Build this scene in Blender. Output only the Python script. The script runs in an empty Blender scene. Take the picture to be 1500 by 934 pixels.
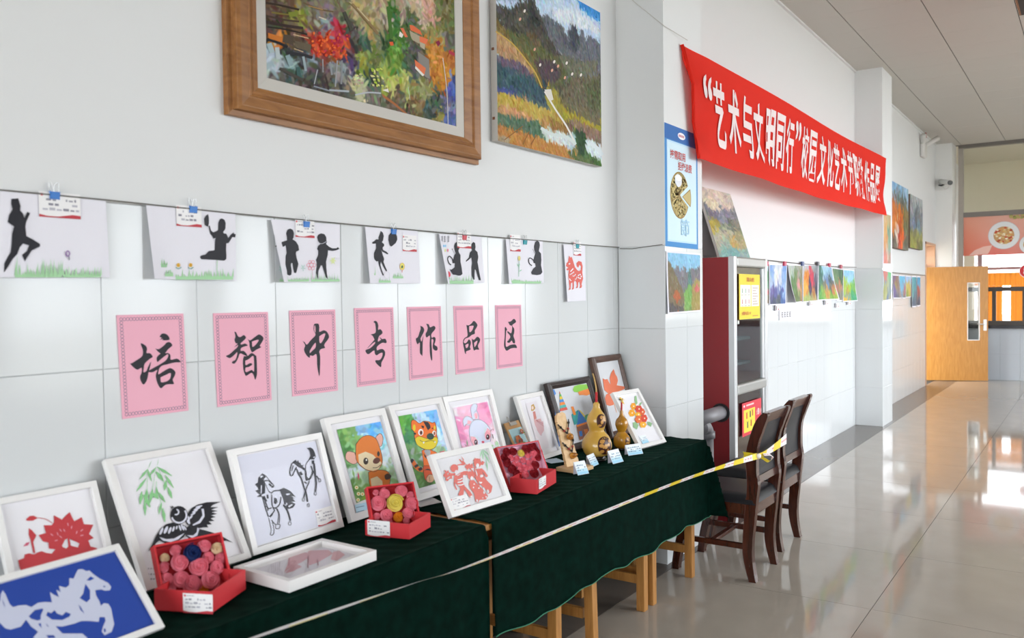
import bpy, math, random
import numpy as np
from mathutils import Matrix, Vector
from mathutils.geometry import tessellate_polygon

SC = bpy.context.scene
COL = SC.collection
# ------------------------------------------------------------------ camera
FPX = 1241.327
CAM = Vector((2.327, 0.0, 1.55))
_y, _p, _r = (math.radians(a) for a in (34.56823867, 1.44250472, 0.74902925))
FW = Vector((-math.sin(_y) * math.cos(_p), math.cos(_y) * math.cos(_p), -math.sin(_p)))
_R = Vector((math.cos(_y), math.sin(_y), 0))
_D = FW.cross(_R)
RT = _R * math.cos(_r) + _D * math.sin(_r)
DN = _D * math.cos(_r) - _R * math.sin(_r)
cd = bpy.data.cameras.new('camera')
cam = bpy.data.objects.new('camera', cd)
COL.objects.link(cam)
cd.sensor_fit = 'HORIZONTAL'
cd.sensor_width = 36
cd.lens = FPX * 36 / 1500
cd.clip_start = .05
cd.dof.use_dof = True
cd.dof.focus_distance = 5.0
cd.dof.aperture_fstop = 3.6
cam.matrix_world = Matrix(((RT.x, -DN.x, -FW.x, CAM.x), (RT.y, -DN.y, -FW.y, CAM.y), (RT.z, -DN.z, -FW.z, CAM.z), (0, 0, 0, 1)))
SC.camera = cam
# ------------------------------------------------------------------ light and exposure
W = bpy.data.worlds.new('overcast_sky')
SC.world = W
W.use_nodes = True
bg = W.node_tree.nodes['Background']
bg.inputs[0].default_value = (.90, .95, 1.0, 1)
SKY = 9.0
bg.inputs[1].default_value = SKY
SC.view_settings.view_transform = 'Standard'
SC.view_settings.look = 'None'
SC.view_settings.gamma = 1
SC.view_settings.use_curve_mapping = False
SC.view_settings.exposure = 0.29
XR = 6.6                       # inner face of the window wall across the hall
WINS = [(-5.9 + 2.5 * i, -5.9 + 2.5 * i + 2.15) for i in range(4, 8)]
WZ0, WZ1 = 0.55, 3.75
def portal(name, loc, rot, sx, sy):
    l = bpy.data.lights.new(name, 'AREA')
    l.shape = 'RECTANGLE'; l.size = sx; l.size_y = sy
    l.cycles.is_portal = True
    o = bpy.data.objects.new(name, l)
    COL.objects.link(o); o.location = loc; o.rotation_euler = rot
for a, b in WINS + [(17.3, 19.4)]:  # last pair is an added kitchen opening, there for extra light
    portal('window_portal', (XR + .26, (a + b) / 2, (WZ0 + WZ1) / 2), (0, math.pi / 2, 0), WZ1 - WZ0, b - a)
FILL_WINS = [(.4, 3.1), (3.5, 6.2)]         # unseen windows added in the rear wall to brighten the pillar sides
for a, b in FILL_WINS:
    portal('window_portal', ((a + b) / 2, -6.21, (WZ0 + WZ1) / 2), (math.pi / 2, 0, 0), b - a, WZ1 - WZ0)
# ------------------------------------------------------------------ pixel helpers (1500 x 934 frame) used to measure points on known planes
def ray(x, y):
    return RT * ((x - 750) / FPX) + DN * ((y - 467) / FPX) + FW
def at(ax, val, x, y):
    r = ray(x, y)
    return CAM + r * ((val - CAM[ax]) / r[ax])
def hit(M, x, y, dz=0.0):
    n = Vector(M.col[2][:3]); o = Vector(M.col[3][:3]) + n * dz
    r = ray(x, y)
    p = CAM + r * ((o - CAM).dot(n) / r.dot(n)) - o
    return (p.dot(Vector(M.col[0][:3])), p.dot(Vector(M.col[1][:3])))
def lean(x, y, z, psi=0.0, th=0.0):
    """frame of a flat thing standing on its lower edge: x right, y up, z towards the viewer"""
    u = Vector((-math.sin(psi), math.cos(psi), 0)); n0 = Vector((math.cos(psi), math.sin(psi), 0))
    v = -math.sin(th) * n0 + math.cos(th) * Vector((0, 0, 1)); n = u.cross(v)
    return Matrix(((u.x, v.x, n.x, x), (u.y, v.y, n.y, y), (u.z, v.z, n.z, z), (0, 0, 0, 1)))
# ------------------------------------------------------------------ colours and materials
def lin(c):
    return c / 12.92 if c <= .04045 else ((c + .055) / 1.055) ** 2.4
def rgb(h):
    return tuple(int(h[i:i + 2], 16) / 255 for i in (0, 2, 4))
def hexl(h):
    return tuple(lin(c) for c in rgb(h)) + (1.0,)
MATS = {}
def mat(name, col='cccccc', rough=.5, metal=0, spec=.5, bump=None, attr=False, noise=None, wood=None, alpha=None, sheen=None, trans=None, coat=0, emit=None):
    if name in MATS: return MATS[name]
    m = bpy.data.materials.new(name); m.use_nodes = True
    nt = m.node_tree; N = nt.nodes; L = nt.links; b = N['Principled BSDF']
    b.inputs['Base Color'].default_value = hexl(col)
    b.inputs['Roughness'].default_value = rough
    b.inputs['Metallic'].default_value = metal
    b.inputs['Specular IOR Level'].default_value = spec
    b.inputs['Coat Weight'].default_value = coat
    tc = N.new('ShaderNodeTexCoord')
    if attr:
        a = N.new('ShaderNodeVertexColor'); a.layer_name = 'Col'
        L.new(a.outputs[0], b.inputs['Base Color'])
    if noise:                              # (scale, second colour, detail)
        t = N.new('ShaderNodeTexNoise'); t.inputs['Scale'].default_value = noise[0]; t.inputs['Detail'].default_value = noise[2]
        r = N.new('ShaderNodeValToRGB'); r.color_ramp.elements[0].color = hexl(col); r.color_ramp.elements[1].color = hexl(noise[1])
        r.color_ramp.elements[0].position = .35; r.color_ramp.elements[1].position = .68
        L.new(tc.outputs['Object'], t.inputs['Vector']); L.new(t.outputs['Fac'], r.inputs['Fac']); L.new(r.outputs[0], b.inputs['Base Color'])
    if wood:                               # (second colour, stretch xyz, scale)
        mp = N.new('ShaderNodeMapping'); mp.inputs['Scale'].default_value = wood[1]
        t = N.new('ShaderNodeTexNoise'); t.inputs['Scale'].default_value = wood[2]; t.inputs['Detail'].default_value = 6; t.inputs['Distortion'].default_value = .6
        r = N.new('ShaderNodeValToRGB'); r.color_ramp.elements[0].color = hexl(col); r.color_ramp.elements[1].color = hexl(wood[0])
        r.color_ramp.elements[0].position = .32; r.color_ramp.elements[1].position = .7
        L.new(tc.outputs['Object'], mp.inputs[0]); L.new(mp.outputs[0], t.inputs['Vector']); L.new(t.outputs['Fac'], r.inputs['Fac']); L.new(r.outputs[0], b.inputs['Base Color'])
    if bump:                               # (scale, strength, distance)
        t2 = N.new('ShaderNodeTexNoise'); t2.inputs['Scale'].default_value = bump[0]; t2.inputs['Detail'].default_value = 3
        bp = N.new('ShaderNodeBump'); bp.inputs['Strength'].default_value = bump[1]; bp.inputs['Distance'].default_value = bump[2]
        L.new(tc.outputs['Object'], t2.inputs['Vector']); L.new(t2.outputs['Fac'], bp.inputs['Height']); L.new(bp.outputs[0], b.inputs['Normal'])
    if sheen:
        b.inputs['Sheen Weight'].default_value = sheen[0]; b.inputs['Sheen Tint'].default_value = hexl(sheen[1]); b.inputs['Sheen Roughness'].default_value = sheen[2]
    if trans is not None:                  # thin translucent cloth or paper
        tr = N.new('ShaderNodeBsdfTranslucent'); tr.inputs[0].default_value = hexl(col)
        mx = N.new('ShaderNodeMixShader'); mx.inputs[0].default_value = trans
        L.new(b.outputs[0], mx.inputs[1]); L.new(tr.outputs[0], mx.inputs[2]); L.new(mx.outputs[0], N['Material Output'].inputs[0])
    if alpha is not None:                  # thin clear pane: see-through plus mirror reflection
        tr = N.new('ShaderNodeBsdfTransparent'); tr.inputs[0].default_value = hexl(col)
        gl = N.new('ShaderNodeBsdfGlossy'); gl.inputs['Roughness'].default_value = rough
        ge = N.new('ShaderNodeNewGeometry'); mr = N.new('ShaderNodeMapRange'); mr.inputs['To Min'].default_value = alpha; mr.inputs['To Max'].default_value = 1 / alpha
        L.new(ge.outputs['Backfacing'], mr.inputs['Value'])
        fr = N.new('ShaderNodeFresnel'); L.new(mr.outputs[0], fr.inputs[0])
        mx = N.new('ShaderNodeMixShader')
        L.new(fr.outputs[0], mx.inputs[0]); L.new(tr.outputs[0], mx.inputs[1]); L.new(gl.outputs[0], mx.inputs[2]); L.new(mx.outputs[0], N['Material Output'].inputs[0])
    MATS[name] = m
    return m
PRINT = mat('printed_colour', attr=True, rough=.55, spec=.3)
PAINT = mat('oil_paint', attr=True, rough=.5, spec=.12, bump=(160, .35, .002))
WHITE = mat('white_lacquer', 'eceae8', .32, bump=(60, .03, .001))
PAPER = mat('white_paper', 'eceaf2', .7, spec=.2)
PINKP = mat('pink_paper', 'f2b4c6', .75, spec=.15)
BLACKP = mat('black_card', '1b1a22', .7, spec=.2)
GLASS = mat('picture_glass', 'ffffff', .02, alpha=1.10)
PLASTER = mat('white_plaster', 'e4e5e5', .75, spec=.2, bump=(40, .05, .002))
TILE = mat('glazed_wall_tile', 'd9dcdd', .10, spec=.33, bump=(2.2, .045, .02))
GROUT = mat('grout', 'c6c8c8', .8)
FTILE = mat('polished_floor_tile', 'aaa196', .055, spec=.30, noise=(3.5, 'b0a79c', 8), bump=(1.3, .012, .02))
FDARK = mat('grey_marble_border', '6a635d', .22, spec=.22, noise=(4, '6e665f', 8))
FGROUT = mat('floor_joint', '38332e', .8)
CEILP = mat('ceiling_panel', 'c8c4bd', .55, spec=.3)
METAL = mat('brushed_aluminium', 'b8b6b2', .35, metal=.8)
STEEL = mat('steel_wire', '9a9a9a', .3, metal=1)
FRAMEW = mat('carved_wood', 'a5713f', .42, wood=('84562c', (3, 16, 16), 2.2), bump=(60, .1, .002))
LINER = mat('linen_liner', 'c9c5be', .85, bump=(420, .25, .001))
CHAIRW = mat('walnut_stain', '33150b', .25, wood=('4e2213', (14, 14, 2), 3), coat=.3)
LEATHER = mat('black_leather', '17171b', .45, spec=.3, bump=(220, .12, .001))
DESKW = mat('pine_desk', 'a06c32', .5, wood=('bb8443', (20, 20, 2), 3))
DOORW = mat('oak_door', 'c4893a', .38, wood=('b27627', (9, 9, 1.2), 4))
RED = mat('red_enamel', '8f1a20', .4, bump=(30, .04, .002))
REDBOX = mat('red_card', 'cf2a32', .5)
REDFELT = mat('red_felt', 'b01826', .8)
VELVET = mat('green_velvet', '03150f', .8, spec=.03, sheen=(.05, '2f9f80', .3), noise=(26, '042019', 6), bump=(300, .15, .001))
DARKW = mat('dark_frame', '33231f', .35, wood=('241714', (20, 20, 3), 4))
BROWNW = mat('brown_frame', '5e4234', .4, wood=('4a3226', (4, 4, 24), 4))
BLUECLIP = mat('blue_clip', '1f74c8', .35)
TEALCLIP = mat('teal_clip', '1c9aa6', .35)
REDCLIP = mat('red_clip', 'cc3a4c', .35)
GOURD = mat('gourd_skin', 'c69a3e', .22, noise=(9, 'd2ab55', 4), coat=.4)
GOURD2 = mat('gourd_skin_amber', 'c08a22', .2, noise=(14, 'a86f1c', 4), coat=.4)
BLACKL = mat('black_lacquer', '141313', .25)
RNDTHREAD = mat('red_thread', 'c01f26', .6)
TWIG = mat('dry_stem', 'c9a566', .7)
PLANK = mat('pale_wood', 'dcb98a', .55, wood=('cfa874', (14, 14, 2), 3))
AMBER = mat('amber_bead', '8a4a12', .12, noise=(60, 'd89a3a', 3), coat=.6)
FRINGE = mat('pipe_grey', '9c9a98', .45, metal=.3, bump=(120, .2, .002))
# ------------------------------------------------------------------ object helpers
def tag(o, label=None, cat=None, group=None, kind=None):
    if label: o['label'] = label
    if cat: o['category'] = cat
    if group: o['group'] = group
    if kind: o['kind'] = kind
    return o
def empty(name, M=None, label=None, cat=None, group=None, kind=None):
    o = bpy.data.objects.new(name, None); COL.objects.link(o)
    o.empty_display_size = .05
    if M is not None: o.matrix_world = M if isinstance(M, Matrix) else Matrix.Translation(M)
    return tag(o, label, cat, group, kind)
def link(name, me, parent=None, M=None):
    o = bpy.data.objects.new(name, me); COL.objects.link(o)
    if parent: o.parent = parent
    if M is not None: o.matrix_local = M
    return o
def copy_tree(o, parent=None):
    c = o.copy(); COL.objects.link(c)
    if parent: c.parent = parent
    for ch in o.children: copy_tree(ch, c)
    return c
class MB:
    def __init__(s): s.v = []; s.f = []; s.mi = []; s.cur = 0
    def add(s, vs, fs):
        n = len(s.v); s.v += [tuple(p) for p in vs]
        for f in fs: s.f.append([i + n for i in f]); s.mi.append(s.cur)
        return s
    def box(s, x0, x1, y0, y1, z0, z1, M=None):
        p = [Vector(q) for q in ((x0, y0, z0), (x1, y0, z0), (x1, y1, z0), (x0, y1, z0), (x0, y0, z1), (x1, y0, z1), (x1, y1, z1), (x0, y1, z1))]
        if M is not None: p = [M @ q for q in p]
        return s.add(p, [(3, 2, 1, 0), (4, 5, 6, 7), (0, 1, 5, 4), (1, 2, 6, 5), (2, 3, 7, 6), (3, 0, 4, 7)])
    def prism(s, pts, a, b, axis):
        """polygon pts in the two other axes (in xyz order), extruded along axis from a to b"""
        n = len(pts)
        def P(q, t):
            q = list(q); q.insert(axis, t); return q
        s.add([P(q, a) for q in pts] + [P(q, b) for q in pts], [])
        k = len(s.v) - 2 * n
        tri = tessellate_polygon([[Vector((q[0], q[1], 0)) for q in pts]])
        for t in tri: s.f.append([k + i for i in t]); s.f.append([k + n + i for i in reversed(t)]); s.mi += [s.cur] * 2
        for i in range(n):
            j = (i + 1) % n
            s.f.append([k + i, k + j, k + n + j, k + n + i]); s.mi.append(s.cur)
        return s
    def tube(s, pts, r, n=8, cap=True):
        pts = [Vector(p) for p in pts]; m = len(pts)
        rr = r if isinstance(r, (list, tuple)) else [r] * m
        vs = []; fs = []; ref = None
        for i, p in enumerate(pts):
            t = (pts[min(i + 1, m - 1)] - pts[max(i - 1, 0)]).normalized()
            if ref is None: ref = t.orthogonal()
            ref = (ref - t * ref.dot(t)).normalized(); b = t.cross(ref)
            for k in range(n):
                a = 2 * math.pi * k / n
                vs.append(p + (ref * math.cos(a) + b * math.sin(a)) * rr[i])
        for i in range(m - 1):
            for k in range(n):
                k2 = (k + 1) % n
                fs.append((i * n + k, i * n + k2, (i + 1) * n + k2, (i + 1) * n + k))
        if cap: fs.append(tuple(range(n - 1, -1, -1))); fs.append(tuple((m - 1) * n + k for k in range(n)))
        return s.add(vs, fs)
    def lathe(s, prof, n=24, c=(0, 0, 0)):
        vs = []; fs = []; m = len(prof)
        for r, z in prof:
            for k in range(n):
                a = 2 * math.pi * k / n
                vs.append((c[0] + r * math.cos(a), c[1] + r * math.sin(a), c[2] + z))
        for i in range(m - 1):
            for k in range(n):
                k2 = (k + 1) % n
                fs.append((i * n + k, i * n + k2, (i + 1) * n + k2, (i + 1) * n + k))
        fs.append(tuple(range(n - 1, -1, -1))); fs.append(tuple((m - 1) * n + k for k in range(n)))
        return s.add(vs, fs)
    def grid(s, fn, nu, nv):
        vs = [fn(i / nu, j / nv) for j in range(nv + 1) for i in range(nu + 1)]
        fs = [(j * (nu + 1) + i, j * (nu + 1) + i + 1, (j + 1) * (nu + 1) + i + 1, (j + 1) * (nu + 1) + i) for j in range(nv) for i in range(nu)]
        return s.add(vs, fs)
    def mesh(s, name, mats, smooth=False):
        me = bpy.data.meshes.new(name); me.from_pydata(s.v, [], s.f)
        for m in (mats if isinstance(mats, (list, tuple)) else [mats]): me.materials.append(m)
        me.polygons.foreach_set('material_index', s.mi)
        if smooth: me.polygons.foreach_set('use_smooth', [True] * len(me.polygons))
        me.update(); return me
    def build(s, name, mats, parent=None, smooth=False, bevel=0, M=None, seg=2):
        o = link(name, s.mesh(name, mats, smooth), parent, M)
        if bevel:
            b = o.modifiers.new('soft_edge', 'BEVEL'); b.width = bevel; b.segments = seg; b.limit_method = 'ANGLE'; b.angle_limit = math.radians(40)
        return o
def P2(s):
    return [tuple(float(c) for c in q.split(',')) for q in s.split()]
def arc(cx, cy, r0, r1, a0, a1, n=10, sy=1):
    o = [(cx + r0 * math.cos(math.radians(a0 + (a1 - a0) * i / n)), cy + sy * r0 * math.sin(math.radians(a0 + (a1 - a0) * i / n))) for i in range(n + 1)]
    return o + [(cx + r1 * math.cos(math.radians(a0 + (a1 - a0) * i / n)), cy + sy * r1 * math.sin(math.radians(a0 + (a1 - a0) * i / n))) for i in range(n, -1, -1)]
def smooth_line(pts, k=4):
    out = []; n = len(pts)
    for i in range(n - 1):
        p0, p1, p2, p3 = (np.array(pts[max(i - 1, 0)]), np.array(pts[i]), np.array(pts[i + 1]), np.array(pts[min(i + 2, n - 1)]))
        for j in range(k):
            t = j / k
            out.append(tuple(.5 * (2 * p1 + (p2 - p0) * t + (2 * p0 - 5 * p1 + 4 * p2 - p3) * t * t + (3 * p1 - p0 - 3 * p2 + p3) * t ** 3)))
    return out + [tuple(pts[-1])]
class Rib(list): pass
class Art:
    """flat coloured shapes printed, cut or glued on one plane"""
    def __init__(s, M, dz=0.0, tr=None, step=.00004): s.M = M; s.dz = dz; s.p = []; s.tr = tr; s.step = step; s.freeze = False; s.k = 0
    def m(s, q):
        x0, y0, k = s.tr
        return hit(s.M, x0 + q[0] / k, y0 + q[1] / k, s.dz)
    def loc(s, pts, col, holes=()):
        if not s.freeze: s.k += 1
        s.p.append(([pts if isinstance(pts, Rib) else list(pts)] + [list(h) for h in holes], col, s.k)); return s
    def rect(s, x0, x1, y0, y1, col): return s.loc([(x0, y0), (x1, y0), (x1, y1), (x0, y1)], col)
    def px(s, pts, col, holes=()):
        if isinstance(pts, str): pts = P2(pts)
        return s.loc(type(pts)(s.m(q) for q in pts) if isinstance(pts, Rib) else [s.m(q) for q in pts], col, [[s.m(q) for q in (P2(h) if isinstance(h, str) else h)] for h in holes])
    def ell(s, cx, cy, rx, ry, col, ang=0, n=18):
        c, d = math.cos(math.radians(ang)), math.sin(math.radians(ang))
        return s.px([(cx + rx * math.cos(t) * c - ry * math.sin(t) * d, cy + rx * math.cos(t) * d + ry * math.sin(t) * c) for t in (2 * math.pi * i / n for i in range(n))], col)
    def lell(s, cx, cy, rx, ry, col, n=16): return s.loc([(cx + rx * math.cos(2 * math.pi * i / n), cy + ry * math.sin(2 * math.pi * i / n)) for i in range(n)], col)
    @staticmethod
    def ribbon(pts, w, taper=False):
        pts = [np.array(p, float) for p in pts]; a = []; b = []; m = len(pts)
        for i, p in enumerate(pts):
            t = pts[min(i + 1, m - 1)] - pts[max(i - 1, 0)]; t = t / (np.hypot(*t) + 1e-9)
            h = w / 2 * ((1 - .85 * abs(2 * i / (m - 1) - 1)) if taper else 1)
            nrm = np.array((-t[1], t[0])) * h; a.append(tuple(p + nrm)); b.append(tuple(p - nrm))
        return Rib(a + b[::-1])
    def line(s, pts, w, col, taper=False):
        if isinstance(pts, str): pts = P2(pts)
        if len(pts) > 2: pts = smooth_line(pts, 3)
        elif taper: pts = [pts[0], tuple((np.array(pts[0]) + np.array(pts[1])) / 2), pts[1]]
        return s.px(s.ribbon(pts, w, taper), col)
    def lline(s, pts, w, col): return s.loc(s.ribbon(pts, w), col)
    def ring(s, cx, cy, rx, ry, w, col, n=16):
        o = [(cx + rx * math.cos(2 * math.pi * i / n), cy + ry * math.sin(2 * math.pi * i / n)) for i in range(n)]
        k = [(cx + (rx - w) * math.cos(2 * math.pi * i / n), cy + (ry - w) * math.sin(2 * math.pi * i / n)) for i in range(n)]
        return s.px(o, col, [k])
    def outl(s, pts, col, w, lc='222222', closed=True):
        if isinstance(pts, str): pts = P2(pts)
        q = smooth_line(pts + [pts[0]], 3)
        s.px(q[:-1], col); s.px(s.ribbon(q, w), lc); return s
    def build(s, name, parent, kind=None, label=None, mat_=None, base=None):
        vs = []; fs = []; cs = []; z = s.dz if base is None else base
        for loops, col, i in s.p:
            n0 = len(vs); flat = [q for l in loops for q in l]; zz = z + i * s.step
            vs += [(q[0], q[1], zz) for q in flat]
            if isinstance(loops[0], Rib):
                m_ = len(flat) // 2; tl = [t for k in range(m_ - 1) for t in ((k, k + 1, len(flat) - 2 - k), (k, len(flat) - 2 - k, len(flat) - 1 - k))]
            else: tl = tessellate_polygon([[Vector((q[0], q[1], 0)) for q in l] for l in loops])
            for t in tl:
                a, b, c = (flat[k] for k in t)
                ar = (b[0] - a[0]) * (c[1] - a[1]) - (b[1] - a[1]) * (c[0] - a[0])
                if abs(ar) < 1e-12: continue
                fs.append([n0 + k for k in (t if ar > 0 else t[::-1])]); cs.append(hexl(col))
        me = bpy.data.meshes.new(name); me.from_pydata(vs, [], fs)
        a = me.color_attributes.new('Col', 'FLOAT_COLOR', 'CORNER')
        a.data.foreach_set('color', np.repeat(np.array(cs, np.float32).reshape(-1, 4), 3, axis=0).ravel())
        me.materials.append(mat_ or PRINT)
        o = link(name, me, parent)
        if kind: o['kind'] = kind
        if label: o['label'] = label
        return o
def canvas(name, parent, fn, img, mat_, flip=False):
    """img (rows from the top, sRGB) laid on a fine grid; fn(u, v) gives the local point, v from the top"""
    ny, nx, _ = img.shape
    u = np.linspace(0, 1, nx); v = np.linspace(0, 1, ny)
    U, V = np.meshgrid(u, v)
    co = np.stack(fn(U, V), -1).reshape(-1, 3).astype(np.float32)
    i = np.arange(ny * nx).reshape(ny, nx)
    q = np.stack([i[1:, :-1], i[1:, 1:], i[:-1, 1:], i[:-1, :-1]], -1).reshape(-1)
    me = bpy.data.meshes.new(name)
    me.vertices.add(len(co)); me.vertices.foreach_set('co', co.ravel())
    nf = len(q) // 4
    me.loops.add(len(q)); me.loops.foreach_set('vertex_index', q.astype(np.int32))
    me.polygons.add(nf); me.polygons.foreach_set('loop_start', (np.arange(nf) * 4).astype(np.int32))
    me.polygons.foreach_set('use_smooth', np.ones(nf, bool))
    me.update(calc_edges=True)
    c = np.clip(img, 0, 1).reshape(-1, 3); c = np.where(c <= .04045, c / 12.92, ((c + .055) / 1.055) ** 2.4)
    a = me.color_attributes.new('Col', 'FLOAT_COLOR', 'POINT')
    a.data.foreach_set('color', np.concatenate([c, np.ones((len(c), 1))], 1).astype(np.float32).ravel())
    me.materials.append(mat_)
    return link(name, me, parent)
def strokes(nx, ny, pts, n, seed, length=9, width=3, ang=None, jit=.05, soft=0, wob=.03, polys=(), mixp=0):
    """a painted field: control colours (u, v from the top, hex), laid down in short brush strokes"""
    R = np.random.RandomState(seed)
    P = np.array([(p[0], p[1] * ny / nx) for p in pts]); C = np.array([rgb(p[2]) for p in pts])
    ys, xs = np.mgrid[0:ny, 0:nx] / float(nx)
    def near(x, y):
        d = (P[:, 0] - x) ** 2 + (P[:, 1] - y) ** 2
        return int(np.argmin(d))
    d = (xs[..., None] - P[:, 0]) ** 2 + (ys[..., None] - P[:, 1]) ** 2
    if soft:
        w = 1 / (d + soft) ** 2; img = (w[..., None] * C).sum(2) / w.sum(2)[..., None]
    else:
        img = C[d.argmin(2)].copy()
    V, U = np.mgrid[0:ny, 0:nx]; U = U / (nx - 1.0); V = V / (ny - 1.0)
    for pp, c in polys:
        ins = np.zeros((ny, nx), bool); m = len(pp)
        for a in range(m):
            (xa, ya), (xb, yb) = pp[a], pp[(a + 1) % m]
            if ya != yb: ins ^= ((ya > V) != (yb > V)) & (U < (xb - xa) * (V - ya) / (yb - ya) + xa)
        img[ins] = rgb(c)
    if mixp and len(polys): img = mixp * img + (1 - mixp) * C[d.argmin(2)]
    ref = img.copy()
    for k in range(n):
        x, y = R.rand() * nx, R.rand() * ny
        c = ref[int(np.clip(y + R.randn() * wob * nx, 0, ny - 1)), int(np.clip(x + R.randn() * wob * nx, 0, nx - 1))]
        c = np.clip(c + R.randn(3) * jit * .5 + R.randn() * jit, 0, 1)
        a = (R.rand() * math.pi) if ang is None else math.radians(ang) + R.randn() * .45
        L, Wd = length * (.5 + R.rand()), width * (.5 + R.rand())
        r = int(L) + 2
        x0, x1, y0, y1 = max(int(x) - r, 0), min(int(x) + r + 1, nx), max(int(y) - r, 0), min(int(y) + r + 1, ny)
        if x1 <= x0 or y1 <= y0: continue
        gy, gx = np.mgrid[y0:y1, x0:x1]
        p = (gx - x) * math.cos(a) + (gy - y) * math.sin(a); q = -(gx - x) * math.sin(a) + (gy - y) * math.cos(a)
        m = np.clip(1.4 - ((p / L) ** 2 + (q / Wd) ** 2), 0, 1) * .9
        img[y0:y1, x0:x1] = img[y0:y1, x0:x1] * (1 - m[..., None]) + c * m[..., None]
    return img
def ctrl(s):
    out = []
    for t in s.replace(')(', ' ').replace('(', '').replace(')', '').split():
        a, b, c = t.split(','); out.append((float(a), float(b), c))
    return out
def glyphs(text, bold=0.0):
    c = bpy.data.curves.new('lettering', 'FONT'); c.body = text; c.size = 1; c.offset = bold; c.resolution_u = 4
    o = bpy.data.objects.new('lettering', c); COL.objects.link(o)
    bpy.context.view_layer.update()
    dg = bpy.context.evaluated_depsgraph_get()
    me = bpy.data.meshes.new_from_object(o.evaluated_get(dg))
    v = [tuple(q.co[:2]) for q in me.vertices]; f = [list(p.vertices) for p in me.polygons]
    bpy.data.objects.remove(o); bpy.data.curves.remove(c); bpy.data.meshes.remove(me)
    return v, f
def glyph_obj(name, parent, text, x0, x1, y0, y1, z, m, bold=0.0, zfun=None):
    v, f = glyphs(text, bold)
    if not v: return None
    a = np.array(v); lo = a.min(0); hi = a.max(0)
    q = [(x0 + (p[0] - lo[0]) / (hi[0] - lo[0] + 1e-9) * (x1 - x0), y0 + (p[1] - lo[1]) / (hi[1] - lo[1] + 1e-9) * (y1 - y0)) for p in v]
    b = MB(); b.add([(p[0], p[1], zfun(*p) if zfun else z) for p in q], f)
    return b.build(name, m, parent)
# ================================================================== the room
ZC = 4.14; YF = 16.97; YB_ = 19.6
rnd = random.Random(5)
def sheet_tile(w, h, t=.006, m=None, name='tile'):
    e = .0016 if (m or TILE) not in (FTILE, FDARK) else .0001
    b = MB(); b.add([(0, 0, 0), (w, 0, 0), (w, h, 0), (0, h, 0), (0, 0, t - e), (w, 0, t - e), (w, h, t - e), (0, h, t - e), (e, e, t), (w - e, e, t), (w - e, h - e, t), (e, h - e, t)],
                    [(0, 1, 5, 4), (1, 2, 6, 5), (2, 3, 7, 6), (3, 0, 4, 7), (4, 5, 9, 8), (5, 6, 10, 9), (6, 7, 11, 10), (7, 4, 8, 11), (8, 9, 10, 11)])
    return b.mesh(name, m or TILE)
_tm = {}
def lay(parent, M, w, h, name='tile', m=None, t=.006, tilt=.0012):
    k = (round(w, 3), round(h, 3), (m or TILE).name, t)
    if k not in _tm: _tm[k] = sheet_tile(w, h, t, m, name)
    T = Matrix.Translation((w / 2, h / 2, 0)); E = Matrix.Rotation(rnd.gauss(0, tilt), 4, 'X') @ Matrix.Rotation(rnd.gauss(0, tilt), 4, 'Y')
    return link(name, _tm[k], parent, M @ T @ E @ T.inverted())
ROWS = [(0.0, .4484), (.4496, .9044), (.9056, 1.3604), (1.3616, 1.836)]
# floor
fl = MB().box(-3, 12, -6, 24, -.3, -.004).build('floor', FGROUT); tag(fl, kind='structure')
YT = [2.36 + 1.01 * i for i in range(-1, 15)]
XT = [.345 + 1.08 * i for i in range(0, 3)]
for x in XT:
    for y in YT:
        lay(fl, Matrix.Translation((x + .0016, y + .0016, -.006)), 1.0768, min(1.0068, YF - y - .003), 'tile', FTILE, .006, .00025)
for y in YT:
    lay(fl, Matrix.Translation((.001, y + .0012, -.006)), .3428, min(1.0076, YF - y - .003), 'tile', FDARK, .006, .00025)
MB().box(XT[-1] + 1.08, XR, -6, YF, -.004, 0).build('plain_floor', FTILE, fl)
MB().box(0, XT[-1] + 1.079, -6, YT[0] - .001, -.004, 0).build('plain_floor', FTILE, fl)
MB().box(-3, XR, YF + .12, 24, -.004, 0).build('plain_floor', FTILE, fl)
# left wall: plaster above, tiles below, doorway near the far end
wl = MB()
wl.box(-.22, -.006, -6, 15.46, -.1, 1.838); wl.box(-.22, 0, -6, 15.46, 1.838, ZC + .1); wl.box(-.22, 0, 15.46, 16.6, 2.39, ZC + .1); wl.box(-.22, 0, 16.56, 24, -.1, ZC + .1)
wl = wl.build('wall_left', PLASTER); tag(wl, kind='structure')
MB().box(-.008, -.0055, -6, 15.455, 0, 1.836).build('grout_bed', GROUT, wl)
WALLM = lambda y, z: Matrix(((0, 0, 1, -.0055), (1, 0, 0, y), (0, 1, 0, z), (0, 0, 0, 1)))
TY = .3105
def wall_run(y0, y1, seam):
    k = math.floor((y0 - seam) / TY)
    y = seam + k * TY
    while y < y1 - .01:
        a, b = max(y, y0), min(y + TY, y1)
        if b - a > .02:
            for z0, z1 in ROWS: lay(wl, WALLM(a + .0006, z0), round(b - a - .0012, 4), z1 - z0)
        y += TY
wall_run(.55, 4.489, 1.3225)
wall_run(5.05, 10.489, 5.05)
wall_run(11.05, 15.455, 11.05)
MB().box(-.0055, .0005, -6, .549, 0, 1.836).build('plain_tiling', TILE, wl)
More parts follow.
